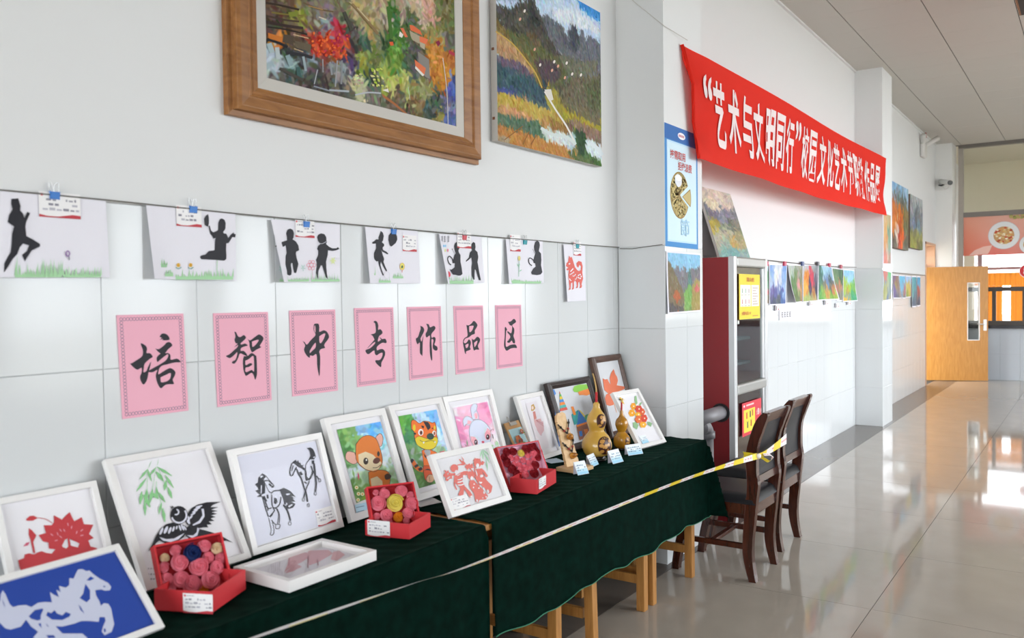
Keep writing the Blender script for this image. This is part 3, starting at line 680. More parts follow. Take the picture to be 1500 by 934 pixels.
def clip(M, x, y, m, label, s=1.0):
    """binder clip gripping an upper edge: folded body and two wire handles"""
    t = empty('binder_clip', M @ Matrix.Translation((x, y, 0)), label, 'clip', 'binder clips on the wire')
    MB().prism([(-.016 * s, .0045), (.004 * s, .0075), (.004 * s, -.0035), (-.016 * s, -.001)], -.0125 * s, .0125 * s, 0).build('clip_body', m, t, bevel=.0008)
    for sg in (-1, 1):
        p = [(-.006 * s + sg * .004, 0, .004), (-.009 * s + sg * .006, .014 * s, .004), (-.006 * s + sg * .009, .026 * s, .004), (.001 * s + sg * .010, .027 * s, .004), (.004 * s + sg * .007, .014 * s, .004), (.003 * s + sg * .004, 0, .004)]
        MB().tube(smooth_line(p, 4), .0009, 5).build('wire_handle', STEEL, t)
    return t
GRASS = 'a9d8a8'
def grass(A, x0, x1, y, hmin, hmax, n, seed, col=GRASS, base=14):
    R = random.Random(seed)
    A.px([(x0, y - base), (x1, y - base), (x1, y), (x0, y)], col)
    for i in range(n):
        x = x0 + (x1 - x0) * (i + R.random()) / n; h = hmin + (hmax - hmin) * R.random()
        A.px([(x - 5, y - base + 2), (x + 5, y - base + 2), (x + R.uniform(-6, 6), y - base - h)], col)
SHX = .012
MS = wallM(SHX)
def sheet(corners, label, curl=.0):
    q = [hit(MS, *p) for p in corners]
    cx = sum(p[0] for p in q) / 4; cy = sum(p[1] for p in q) / 4
    t = empty('cutout_drawing', wallM(SHX, cx, cy), label, 'drawing', 'drawings clipped to the wire')
    lq = [(p[0] - cx, p[1] - cy) for p in q]; fn = quadfn(lq)
    b = MB(); b.grid(lambda u, v: fn(u, 1 - v, -.0006 + curl * max(0, (.16 - u) / .16) ** 2 * (1 - v)), 14, 8)
    b.build('paper', PAPER, t, smooth=True)
    return t, cx, cy
def shift(A, cx, cy):
    for p, c, _k in A.p:
        for l in p:
            for i in range(len(l)): l[i] = (l[i][0] - cx, l[i][1] - cy)
    return A
def finish(t, cx, cy, cut, deco, cap=None, seed=0, cutcol='silhouette'):
    if deco: shift(deco, cx, cy).build('coloured_drawing', t, 'stuff', base=.0003)
    if cut: shift(cut, cx, cy).build(cutcol, t, base=.0010, mat_=PRINT)
    if cap:
        (px, py), w, h = cap; p = hit(MS, px, py)
        shift(caption(t, MS, w, h, None, p, True, seed), cx, cy).build('caption_card', t, 'stuff', base=.0018)
K = '1c1b24'
# runner
t, cx, cy = sheet(((0, 279), (155, 293), (161, 406), (-3, 406)), 'cut-paper drawing of a black running figure over tall pale grass')
C = Art(MS, 0, (0, 280, 7.185)); C.px('120,80 190,75 200,110 215,155 210,200 240,235 255,280 285,215 315,230 275,320 265,370 275,470 350,510 420,555 420,580 330,625 260,735 230,670 280,630 305,570 240,550 205,590 180,660 130,715 85,790 40,855 45,760 75,700 110,640 120,560 125,450 145,370 80,325 95,250 130,190 115,130', K)
D = Art(MS, 0, (0, 250, 3.75)); grass(D, 82, 230, 585, 15, 70, 16, 1); grass(D, 230, 340, 585, 40, 95, 14, 2); grass(D, 345, 552, 585, 12, 50, 20, 3); D.line('85,585 92,470', 6, GRASS, True).ring(370, 455, 13, 17, 6, '8a5aa0').line('375,470 378,490', 6, '7a7a88')
finish(t, cx, cy, C, D, ((57, 317), .112, .068), 1)
clip(MS, *[c for c in hit(MS, 79, 283)], BLUECLIP, 'blue binder clip above the running figure drawing')
# kneeling drummer
t, cx, cy = sheet(((214, 299), (345, 312), (346, 411), (221, 408)), 'cut-paper drawing of a kneeling figure raising a fan over yellow flowers', .02)
C = Art(MS, 0, (280, 300, 9.34)); C.px('175,190 195,150 230,125 240,180 240,260 225,298 185,275', '2a2a30').px('235,290 250,280 270,350 300,375 350,355 365,345 370,240 390,195 420,185 455,205 470,250 465,330 435,370 445,390 480,395 505,450 545,400 580,375 582,395 608,400 600,445 560,440 540,475 510,520 478,525 475,620 480,690 478,740 450,762 320,752 135,742 120,710 140,690 190,680 240,630 320,620 325,480 335,450 300,460 290,430 260,395', K)
D = Art(MS, 0, (0, 250, 3.75)); grass(D, 965, 1280, 598, 10, 50, 26, 4, base=18); grass(D, 905, 950, 580, 8, 30, 5, 5); grass(D, 880, 915, 530, 10, 40, 4, 6, '9ccc9c'); D.line('1192,490 1188,580', 3, GRASS)
for x, y in ((978, 518), (1045, 518)): D.ell(x, y, 10, 11, 'e6b43a').line([(x - 14, y + 12), (x, y + 20), (x + 16, y + 12)], 4, '5a9a8a').ell(x, y, 4, 4, 'c88a20')
finish(t, cx, cy, C, D, ((258, 330.5), .089, .064), 2)
clip(MS, *[c for c in hit(MS, 282, 304)], BLUECLIP, 'blue binder clip above the kneeling figure with a fan')
# two children
t, cx, cy = sheet(((397, 321), (498, 329), (498, 413), (409, 413)), 'cut-paper drawing of two black child figures and a red outlined flower', .025)
C = Art(MS, 0, (395, 325, 10.38)); C.px('250,170 270,115 310,100 350,120 368,170 360,240 345,262 400,300 435,360 445,430 400,450 395,480 405,540 435,640 400,775 370,775 355,700 345,625 325,620 320,660 332,740 328,800 300,815 265,800 258,730 235,650 240,520 258,470 250,400 240,355 180,392 130,372 80,375 85,360 130,355 180,305 262,278 262,240', K)
C.px('720,230 740,190 780,172 830,185 858,230 860,280 870,300 855,335 900,375 950,400 1015,400 1035,380 1058,410 1010,430 950,440 885,430 880,500 855,600 860,720 870,800 880,865 850,840 820,740 795,660 775,660 740,740 735,800 735,880 712,820 700,770 715,680 712,610 700,580 735,500 738,440 720,410 735,360 770,335 735,290', K).line('755,322 800,328 865,295', 6, 'd0d0dc')
D = Art(MS, 0, (395, 325, 10.38)); grass(D, 150, 600, 905, 15, 70, 26, 7, base=26); grass(D, 630, 1060, 905, 30, 120, 22, 8, base=30)
for k in range(6): D.ring(628 + 48 * math.cos(k * 1.047), 655 + 56 * math.sin(k * 1.047), 24, 26, 5, 'e0607c')
D.ring(628, 655, 30, 34, 5, 'e0607c').line('635,720 655,870', 6, 'c8a0a8')
for x, y in ((165, 715), (500, 695)):
    for k in range(5): D.line([(x, y), (x + 42 * math.cos(k * 1.257 + .3), y + 60 * math.sin(k * 1.257 + .3))], 8, '7cc4a8', True)
for k in range(6): D.line([(955, 590), (955 + 50 * math.cos(k * 1.047), 590 + 60 * math.sin(k * 1.047))], 14, 'e2f08c', True)
finish(t, cx, cy, C, D, ((432.5, 346.8), .088, .062), 3)
clip(MS, *[c for c in hit(MS, 448, 326)], BLUECLIP, 'blue binder clip above the two child figures')
# girl with balloon
t, cx, cy = sheet(((535, 332), (612, 338.5), (616, 415), (538, 415)), 'cut-paper drawing of a black girl figure holding a balloon', .015)
C = Art(MS, 0, (535, 330, 10.38)); C.px('235,85 265,110 280,160 268,230 250,255 285,285 285,310 260,340 270,375 320,400 350,430 335,440 300,420 260,400 240,370 265,450 285,510 275,555 300,620 330,690 315,700 280,640 235,545 228,600 250,680 280,755 265,765 240,700 210,610 195,540 170,550 140,520 130,490 130,420 165,345 160,275 110,280 100,260 130,240 165,210 200,215 200,180', K).px('395,105 450,105 480,160 485,215 460,270 395,322 370,300 350,220 355,150', K)
D = Art(MS, 0, (535, 330, 10.38)); grass(D, 60, 155, 755, 30, 130, 7, 9, base=24); grass(D, 205, 385, 870, 15, 70, 10, 10, base=30); grass(D, 420, 575, 805, 25, 80, 9, 11, base=30); D.line('372,325 350,400', 2.5, 'b8b8c4').ring(325, 755, 45, 55, 4, 'd4ccd8').ell(558, 625, 36, 55, 'e8dc6a', 10).ell(556, 630, 16, 24, '5a7a50', 10).ring(558, 625, 38, 57, 5, 'd89a6a').line('558,680 556,715', 8, 'd05060')
finish(t, cx, cy, C, D, ((589.5, 367.5), .086, .066), 4)
clip(MS, *[c for c in hit(MS, 576, 337)], BLUECLIP, 'blue binder clip above the girl with a balloon')
# woman with drum and man
t, cx, cy = sheet(((643, 342), (705, 347), (710, 414), (650, 416)), 'cut-paper drawing of a seated drummer and a standing man, red flower below', .025)
C = Art(MS, 0, (640, 340, 11.68)); C.px('340,160 345,250 385,265 365,310 370,340 400,390 400,500 420,600 435,715 400,740 360,742 320,730 270,725 240,680 215,632 245,640 300,600 305,530 265,530 258,480 280,465 295,390 320,360 300,300 290,240 305,190', K).line('240,560 205,530 182,470 187,430 215,410 255,450 275,490', 18, K).line('258,288 300,370', 5, '55555e').ell(258, 290, 9, 9, K)
C.px('590,200 620,165 650,185 658,250 650,300 690,340 705,420 690,510 700,560 720,680 745,800 745,825 715,815 690,740 660,640 645,640 640,700 640,810 620,810 590,740 590,600 600,520 585,430 550,465 495,505 490,490 545,430 560,350 600,310 588,270', K)
D = Art(MS, 0, (640, 340, 11.68)); grass(D, 180, 625, 882, 30, 130, 24, 12, base=50); D.ell(195, 718, 34, 52, 'dc3a4e', -12).ell(190, 700, 12, 16, 'a82438').line('205,770 210,800', 10, '5aa894')
for i, x in enumerate((85, 130, 190)):
    for k in range(5): D.line([(x - 16, 75 + k * 22), (x + 18, 68 + k * 22)], 6, '50505a')
    D.line([(x, 62), (x - 3, 170)], 6, '50505a')
for x, c in ((75, '90d0f0'), (110, '80c4f0'), (140, '9ad4f4')): D.ell(x, 235, 15, 24, c, 0, 6)
for x, c in ((90, '88c8c0'), (135, 'e8eca0'), (180, 'e08090')): D.ell(x, 310, 13, 30, c, 0, 6)
finish(t, cx, cy, C, D, ((669.5, 362.7), .1, .07), 5)
clip(MS, *[c for c in hit(MS, 679.5, 346)], REDCLIP, 'red binder clip above the drummer and standing man')
# kneeling drummer, yellow tulip
t, cx, cy = sheet(((741, 350), (795, 353), (797, 414), (743, 416)), 'cut-paper drawing of a kneeling drummer beside one yellow tulip', .012)
C = Art(MS, 0, (735, 345, 9.34)); C.px('440,150 455,90 480,68 510,85 520,130 505,210 535,245 540,330 535,400 553,500 530,530 480,540 410,530 400,500 430,450 465,420 455,375 440,375 430,340 450,270 460,235 445,200', '2b2b33').line('410,410 375,380 365,330 385,305 430,335 440,372', 13, '2b2b33').line('418,180 450,245', 4, '66666e')
D = Art(MS, 0, (735, 345, 9.34)); grass(D, 105, 535, 655, 8, 36, 26, 13, base=26); grass(D, 130, 250, 640, 10, 50, 9, 14, base=26); D.ell(235, 310, 17, 34, 'e4d27c').line('235,340 232,460 228,560', 6, '8cc8a4').line('205,380 230,430', 10, '8cd0a8', True).line('270,465 235,490', 12, '8cd0a8', True).line('245,385 232,420', 8, '8cd0a8', True)
finish(t, cx, cy, C, D, ((747, 367.5), .09, .08), 6)
clip(MS, *[c for c in hit(MS, 768.5, 353)], TEALCLIP, 'teal binder clip above the kneeling drummer with tulip')
# red dog
t, cx, cy = sheet(((825.5, 357.5), (857, 360), (858.5, 440), (829, 442)), 'tall sheet with a red paper-cut dog, last of the row', .01)
C = Art(MS, 0, (735, 345, 9.34)); C.px('920,272 935,300 955,290 975,350 1000,430 1030,470 1055,485 1080,470 1082,420 1060,395 1045,440 1025,420 1020,375 1050,345 1090,360 1105,420 1100,500 1110,590 1090,660 1095,690 1085,715 1060,715 1072,690 1062,630 1045,640 1040,700 1035,715 1010,715 1025,690 1020,640 1000,610 985,640 985,725 975,735 955,735 968,710 965,640 945,650 940,735 912,745 925,710 910,540 915,470 890,475 880,455 910,440 875,415 885,375 905,355', 'e0685c')
for p in ('932,488 972,442 980,456 942,496', '925,530 960,508 985,488 990,500 950,530 930,540', '958,550 990,545 1010,520 1012,535 985,560', '992,595 1015,585 1028,550 1030,570 1012,602', '925,580 940,605 955,615 945,622 922,600', '908,382 930,372 938,385 920,398'): C.px(p, 'eeecf4')
for k in range(5): C.ell(1064 + 20 * math.cos(k * 1.257), 558 + 28 * math.sin(k * 1.257), 9, 12, 'eeecf4', k * 72, 8)
finish(t, cx, cy, C, None, ((839.8, 373.8), .082, .075), 7, 'paper_cut')
clip(MS, *[c for c in hit(MS, 845, 359)], TEALCLIP, 'teal binder clip above the red dog sheet')
# ---- pink calligraphy sheets
MP = wallM(.0035)
CH = [
 (((168, 460), (271, 457), (277, 602), (179, 616)), (180, 480, 9.34), [('500,125 520,90 555,75 600,90 630,125 632,165 540,168 548,150 505,160 530,135', ()), ('80,465 105,488 165,455 262,385 270,300 242,213 300,235 330,280 322,342 370,345 408,395 365,425 300,485 285,545 280,605 320,590 340,540 382,462 365,555 350,600 345,640 325,720 280,775 240,715 235,660 255,610 255,545 200,572 150,545 110,505', ()), ('440,280 490,290 560,240 600,200 640,195 672,225 668,250 620,290 590,330 580,345 620,345 650,375 655,435 740,420 790,460 780,470 700,475 600,500 540,515 500,550 485,600 487,635 560,590 640,550 690,570 718,610 705,660 680,710 698,765 640,770 580,780 520,825 480,775 455,700 450,640 470,575 410,605 355,605 345,590 430,540 520,490 590,440 620,385 610,360 560,395 500,445 470,465 460,410 490,370 512,352 480,325', ('515,675 560,655 640,618 655,630 645,690 600,730 530,745 515,720',))], 'pink calligraphy sheet with the character 培 (pei), first of the row'),
 (((312, 459), (393, 455), (398, 586), (319, 597)), (325, 475, 10.375), [('188,108 215,120 245,180 285,190 330,160 365,195 340,235 285,285 295,305 350,290 392,320 340,335 290,360 285,400 330,402 370,440 385,480 340,465 275,440 250,500 215,570 180,597 150,580 170,555 200,540 225,485 232,420 180,470 120,510 60,480 110,455 190,385 230,350 245,310 190,345 225,305 235,288 210,285 190,230 205,185', ()), ('388,218 430,240 500,190 560,152 610,175 632,215 610,265 575,325 595,345 520,385 465,420 440,395 420,330 415,270', ('455,262 510,240 558,235 540,275 500,320 465,340 458,300',)), ('335,480 385,480 430,445 460,435 510,470 525,500 533,700 530,770 505,840 480,770 445,735 370,780 345,745 325,680 318,550', ('355,550 410,525 465,480 485,510 488,710 450,690 365,725 358,660 405,645 460,610 430,585 360,618',))], 'pink calligraphy sheet with the character 智 (zhi), second of the row'),
 (((424, 455), (491, 452), (495, 572), (429, 581)), (430, 465, 9.83), [('130,335 160,355 190,388 250,320 315,250 290,190 288,140 298,92 355,88 370,140 370,205 430,182 480,205 510,270 490,320 440,390 452,435 400,450 370,485 382,560 380,720 370,843 340,700 330,530 280,550 235,545 235,575 200,560 160,500 150,450 165,400', ('300,115 312,120 315,215 295,180', '230,485 260,430 315,360 315,430 270,475 235,510', '370,270 420,235 455,230 440,290 395,365 372,350'))], 'pink calligraphy sheet with the character 中 (zhong), third of the row'),
 (((519, 451), (576, 449), (580, 560), (524, 567)), (525, 460, 10.98), [('240,130 262,105 300,125 318,180 316,250 350,240 385,280 375,320 330,355 312,440 370,405 430,395 452,440 440,465 380,460 300,520 298,580 340,565 390,560 425,600 425,660 395,730 370,775 365,840 345,845 280,780 275,740 340,735 380,680 385,620 340,630 290,660 262,630 250,580 165,642 125,620 115,575 190,545 265,470 250,450 135,555 240,430 255,405 225,345 200,325 275,295 272,180 262,140', ()), ('330,362 378,398 366,410', ())], 'pink calligraphy sheet with the character 专 (zhuan), fourth of the row'),
 (((597, 450), (645, 448), (649, 550), (601, 557)), (600, 465, 13.34), [('205,160 260,185 285,240 265,300 215,400 215,430 232,465 268,350 262,420 255,480 250,730 235,735 200,680 198,490 150,520 120,415 160,380 190,290 215,220', ()), ('320,120 370,130 400,190 470,160 505,200 480,250 425,320 430,395 470,375 505,400 500,470 485,530 540,570 540,635 490,640 455,600 450,540 465,440 425,430 435,640 440,825 420,825 395,700 390,500 395,350 330,388 310,320 340,260 350,190', ())], 'pink calligraphy sheet with the character 作 (zuo), fifth of the row'),
 (((665, 448), (707, 446), (710, 543), (669, 549)), (665, 460, 13.34), [('240,210 290,215 340,180 390,130 455,200 440,260 405,320 405,380 345,405 290,450 215,480 185,545 175,520 205,465 262,425 258,330', ('295,235 380,225 365,290 345,325 302,350',)), ('170,545 185,545 215,570 260,535 290,490 328,540 322,600 310,640 322,690 240,725 235,770 215,760 190,650', ('220,600 280,575 270,640 235,660',)), ('345,475 390,500 450,440 500,470 508,520 470,600 470,640 490,690 430,690 385,705 362,600', ('390,560 455,515 440,590 415,625 400,640',))], 'pink calligraphy sheet with the character 品 (pin), sixth of the row'),
 (((726, 448), (763, 446), (765, 535), (729, 540)), (725, 455, 13.34), [('255,215 310,205 370,155 412,210 380,245 340,275 345,310 375,350 375,430 360,490 390,580 385,635 350,625 325,580 290,620 245,620 240,590 270,575 235,550 265,565 300,500 240,420 250,395 310,440 330,380 330,295 290,280', ()), ('190,330 210,315 240,380 225,380 218,420 210,690 290,670 370,655 410,670 430,725 370,725 300,740 235,780 200,750 175,670 190,500', ())], 'pink calligraphy sheet with the character 区 (qu), last of the row'),
]
for corners, tr, polys, label in CH:
    q = [hit(MP, *p) for p in corners]; cx = sum(p[0] for p in q) / 4; cy = sum(p[1] for p in q) / 4
    t = empty('calligraphy_sheet', wallM(.0035, cx, cy), label, 'sign', 'pink calligraphy sheets on the tiles')
    w, h = .2165, .302
    sk = ((q[0][0] + q[1][0]) - (q[2][0] + q[3][0])) / 4      # slight tilt of the pasted sheet
    S_ = lambda x, y: (x + sk * y / (h / 2), y)
    MB().add([(*S_(-w / 2, -h / 2), 0), (*S_(w / 2, -h / 2), 0), (*S_(w / 2, h / 2), 0), (*S_(-w / 2, h / 2), 0), (*S_(-w / 2, -h / 2), -.0025), (*S_(w / 2, -h / 2), -.0025), (*S_(w / 2, h / 2), -.0025), (*S_(-w / 2, h / 2), -.0025)],
             [(0, 1, 2, 3), (0, 4, 5, 1), (1, 5, 6, 2), (2, 6, 7, 3), (3, 7, 4, 0)]).build('paper', PINKP, t)
    B = Art(MP); e = .0125; st = .0098
    cs = []
    nx_ = int((w - 2 * e) / st); ny_ = int((h - 2 * e) / st)
    for i in range(nx_ + 1):
        x = -w / 2 + e + (w - 2 * e) * i / nx_; cs += [(x, -h / 2 + e), (x, h / 2 - e)]
    for i in range(1, ny_):
        y = -h / 2 + e + (h - 2 * e) * i / ny_; cs += [(-w / 2 + e, y), (w / 2 - e, y)]
    for x, y in cs:
        x, y = S_(x, y); n = 9; r = .0056
        B.loc([(x + r * math.cos(6.283 * k / n), y + r * math.sin(6.283 * k / n)) for k in range(n)], '9d7f93', [[(x + (r - .0017) * math.cos(6.283 * k / n), y + (r - .0017) * math.sin(6.283 * k / n)) for k in range(n)]])
    B.step = 1e-7; B.build('border_print', t, 'stuff', base=.0003)
    for i, (p, hs) in enumerate(polys):
        C = Art(MP, 0, tr)
        dense = lambda s: [tuple(z) for z in smooth_line(P2(s) + [P2(s)[0]], 3)[:-1]]
        C.px(dense(p), '201f27', [dense(k) for k in hs])
        shift(C, cx, cy).build('character_stroke', t, base=.0005)
# ================================================================== tables
ZT = .760
DZ = .7505
def make_desk(y0, y1, label, x0=.10, x1=.565, splay=False):
    t = empty('school_desk', (0.33, (y0 + y1) / 2, 0), label, 'desk', 'wooden desks under the green cloths')
    ox, oy = -.33, -(y0 + y1) / 2
    B = lambda a, b, c, d, e, f, nm: MB().box(a + ox, b + ox, c + oy, d + oy, e, f).build(nm, DESKW, t, bevel=.002)
    B(x0, x1, y0, y1, DZ - .02, DZ, 'desk_top')
    for x, y in ((.135, y0 + .03), (.135, y1 - .03), (.488, y0 + .03), (.488, y1 - .03)):
        if splay and x > .3 and y < (y0 + y1) / 2:
            b = MB(); h = .0215
            b.add([(x + ox + dx * h + s, y + oy + dy * h - s * .2, z) for z, s in ((0, .022), (DZ - .02, 0)) for dx, dy in ((-1, -1), (1, -1), (1, 1), (-1, 1))], [(3, 2, 1, 0), (4, 5, 6, 7), (0, 1, 5, 4), (1, 2, 6, 5), (2, 3, 7, 6), (3, 0, 4, 7)])
            b.build('leg', DESKW, t, bevel=.002)
        else: B(x - .0215, x + .0215, y - .0215, y + .0215, 0, DZ - .02, 'leg')
    for y in (y0 + .03, y1 - .03):
        B(.1565, .4665, y - .011, y + .011, .13, .175, 'stretcher')
        B(.1565, .4665, y - .011, y + .011, .66, DZ - .02, 'apron')
    B(.124, .146, y0 + .0515, y1 - .0515, .66, DZ - .02, 'apron')
    B(.477, .499, y0 + .0515, y1 - .0515, .66, DZ - .02, 'apron')
    B(.124, .146, y0 + .0515, y1 - .0515, .40, .45, 'rail')
    return t
make_desk(3.84, 4.395, 'wooden desk whose legs show under the cloth nearest the chairs')
make_desk(3.20, 3.80, 'wooden desk with a splayed front leg below the hem, middle of the far table', splay=True)
make_desk(2.376, 2.98, 'wooden desk whose bare top edge shows between the two green cloths')
make_desk(1.66, 2.35, 'wooden desk hidden under the right half of the near green cloth')
make_desk(.90, 1.64, 'wooden desk hidden under the left half of the near green cloth')
def cloth(label, y0, y1, x0, xf, zt, hem, over, seed, fold, endflare, backhem=None):
    """velvet cloth: flat on the desks, hanging in soft folds at the front and at the end"""
    R = random.Random(seed); ph = [R.random() * 6.28 for _ in range(8)]
    ax = [x0 - .012] + [x0 + (xf - x0) * i / 26 for i in range(27)]
    drop = zt - hem
    cols = [('t', x0 + (xf - x0 - .012) * i / 26) for i in range(27)] + [('b', (i + 1) / 5) for i in range(5)] + [('d', drop * (i + 1) / 22) for i in range(22)]
    if backhem is not None: cols = [('k', (zt - backhem) * (10 - i) / 10) for i in range(10)] + cols
    n = 150
    vs = []; fs = []
    rows = [y0 + (y1 - y0) * j / n for j in range(n + 1)] + [y1 + over * (j + 1) / 14 for j in range(14)]
    def wr(y, x): return .0016 * math.sin(y * 31 + x * 40 + ph[0]) + .0013 * math.sin(y * 74 - x * 63 + ph[1]) + .0010 * math.sin(y * 17 + x * 120 + ph[2])
    for y in rows:
        b = max(0, y - y1); yb = min(y, y1)
        for k, s in cols:
            f = fold * (math.sin(yb * 19 + ph[3]) * .5 + math.sin(yb * 41 + ph[4]) * .3 + math.sin(yb * 9.3 + ph[5]) * .6)
            if k == 't':
                P = [s, yb, zt - .003 + wr(yb, s) * .8]
                if b: P = [s, y1 + .012 + .03 * b, zt - b]
            elif k == 'b':
                a = s * math.pi / 2; P = [xf - .012 + .012 * math.sin(a), yb, zt - .012 + .012 * math.cos(a)]
                if b: P = [P[0], y1 + .012 + .03 * b, P[2] - b]
            elif k == 'd':
                d = s - .0; q = min(1, d / .12)
                hw = .010 * math.sin(yb * 7.5 + ph[6]) + .006 * math.sin(yb * 23 + ph[7])
                P = [xf + f * q * (d / drop) + .012 * d / drop, yb, zt - .012 - d * (1 + hw / drop)]
                if b:
                    m = min(b, d); P = [xf + .010 + .25 * m, y1 + .010 + .06 * m, zt - .012 - max(b, d) * (1 - .03 * math.sin(9 * b))]
            else:
                P = [x0 - .004 - .002 * math.sin(yb * 23), yb, zt - s]
                if b: P = [x0, y1 + .012, zt - max(b, s)]
            vs.append(P)
    m = len(cols)
    for j in range(len(rows) - 1):
        for i in range(m - 1): fs.append((j * m + i, j * m + i + 1, (j + 1) * m + i + 1, (j + 1) * m + i))
    o = MB().add(vs, fs).build('tablecloth', VELVET, smooth=True)
    hm = [vs[j * m + m - 1] for j in range(0, len(rows) - 13)]
    MB().tube(hm, .0022, 5).build('selvedge', mat('green_selvedge', '2f7a5c', .7), o, smooth=True)
    so = o.modifiers.new('cloth_thickness', 'SOLIDIFY'); so.thickness = .002; so.offset = -1
    tag(o, label, 'tablecloth', 'green velvet tablecloths')
    return o
cloth('dark green velvet cloth over the far table, hem well above the floor', 2.402, 4.405, .085, .575, ZT, .352, .40, 4, .006, 0, .014)
cloth('dark green velvet cloth over the near table with deeper folds', .55, 2.348, .075, .578, ZT, .08, .012, 9, .018, 0)
# ================================================================== framed pictures on the tables
def make_frame(label, p, rail, depth, m, paint, recess=.012, railm=None, glass=True, name='framed_picture', cat='picture', backc='eeecf0', shape=None):
    x, y, psi, th, w, h = p
    global RC
    RC = recess
    M = lean(x, y, ZT + .002 + depth * math.sin(th), psi, th)
    t = empty(name, M, label, cat)
    hw = w / 2
    R_ = lambda k, z: (-hw + k, hw - k, k, h - k, z)
    prof = [R_(0, -depth), R_(0, 0), R_(rail, 0), R_(rail, -depth)] if shape is None else [R_(0, -depth)] + [R_(k * rail, z) for k, z in shape] + [R_(rail, -depth)]
    mitred(t, 'frame', m, prof, 0, .0012)
    MB().box(-hw + rail, hw - rail, rail, h - rail, -depth, -recess - .001).build('backing_sheet', mat('backing_' + backc, backc, .8, spec=.1), t)
    MA = M @ Matrix.Translation((0, 0, -recess))
    paint(MA, t, (-hw + rail, hw - rail, rail, h - rail))
    if glass: MB().box(-hw + rail, hw - rail, rail, h - rail, -recess + .0065, -recess + .008).build('glass_pane', GLASS, t)
    return t
def setz(A, t, name, z, kind='stuff', m=None): return A.build(name, t, kind, base=z, mat_=m)
def capt(MA, t, px, w, h, z, seed, blue=False):
    p = hit(MA, *px); return setz(caption(t, MA, w, h, None, p, True, seed, blue), t, 'caption_card', z)
def p_lotus(M, t, b):
    A = Art(M, 0, (20, 740, 9.34)); c = 'c43c42'
    A.px('60,750 140,720 150,670 210,655 275,670 330,640 380,625 450,650 520,660 570,600 480,590 475,510 400,490 340,405 440,375 410,270 520,270 550,230 550,135 660,195 700,150 765,90 810,185 830,215 930,160 960,255 1090,265 1030,390 1095,445 1020,480 1050,560 1140,585 1150,760 130,980 80,840', c, ['660,550 700,470 735,450 745,520 750,560 720,590 670,570', '760,455 900,520 880,575 780,550'])
    A.px('205,310 250,340 310,410 280,470 265,500 295,650 270,650 230,470 205,400', c).px('165,190 220,145 270,140 330,170 260,210 180,210', c).line('330,170 430,185 525,240', 8, c).px('130,560 170,510 220,500 190,550', 'd0607a')
    for x, y, a in ((520, 400, 40), (600, 390, 70), (640, 340, 50), (690, 340, 60), (740, 260, 80), (790, 300, 100), (860, 370, 110), (930, 340, 140), (930, 410, 170), (580, 480, 160), (640, 430, 40)): A.ell(x, y, 26, 7, 'dd9aa6', a, 8)
    setz(A, t, 'paper_cut', -RC + .0006)
make_frame('white framed red lotus paper-cut leaning on the wall, leftmost', (.155, 1.138, -.03, .413, .268, .313), .017, .02, WHITE, p_lotus)
def p_horse(M, t, b):
    A = Art(M, 0, (0, 820, 7.895)); c = 'ccd0e4'; d = '2747a0'
    A.rect(b[0], b[1], b[2], b[3], d)
    A.px('-330,760 -150,620 -60,560 0,470 10,390 30,350 60,390 110,510 150,545 220,525 300,520 360,545 440,495 520,485 600,490 575,370 620,400 680,430 650,345 700,370 680,300 760,320 800,290 800,210 850,215 880,150 900,110 950,105 1000,130 1030,120 1080,165 1150,215 1250,265 1285,310 1270,350 1210,355 1170,340 1100,350 1110,410 1150,480 1165,530 1200,500 1250,505 1285,560 1300,650 1320,740 1290,830 1210,870 1175,830 1190,770 1220,700 1210,660 1150,660 1140,715 1040,705 940,705 860,735 720,770 640,765 720,850 850,850 950,850 1010,900 960,1010 700,1000 380,900 440,830 360,770 300,690 240,770 120,805 60,790 0,730 -150,760', c)
    for q in ('330,650 400,580 490,560 500,575 470,640 470,690 430,700 360,680', '530,640 550,600 590,615 630,580 660,620 720,640 760,600 820,625 800,655 720,695 600,690', '985,275 1040,350 1040,450 1000,490 920,440 960,390', '905,515 930,540 975,620 930,580', '1000,235 1045,190 1090,215 1040,240', '440,740 470,730 480,790', '530,730 570,780 540,760', '1195,800 1215,790 1225,825 1205,840', '530,870 620,870 640,900 560,905', '20,440 45,500 60,560 40,520', '1190,300 1215,300 1215,315 1195,315'): A.px(q, d)
    setz(A, t, 'paper_cut', -RC + .0006)
make_frame('white framed leaping horse cut out on blue, tilted low in front', (.497, .965, .05, .784, .44, .25), .016, .012, WHITE, p_horse, recess=.008)
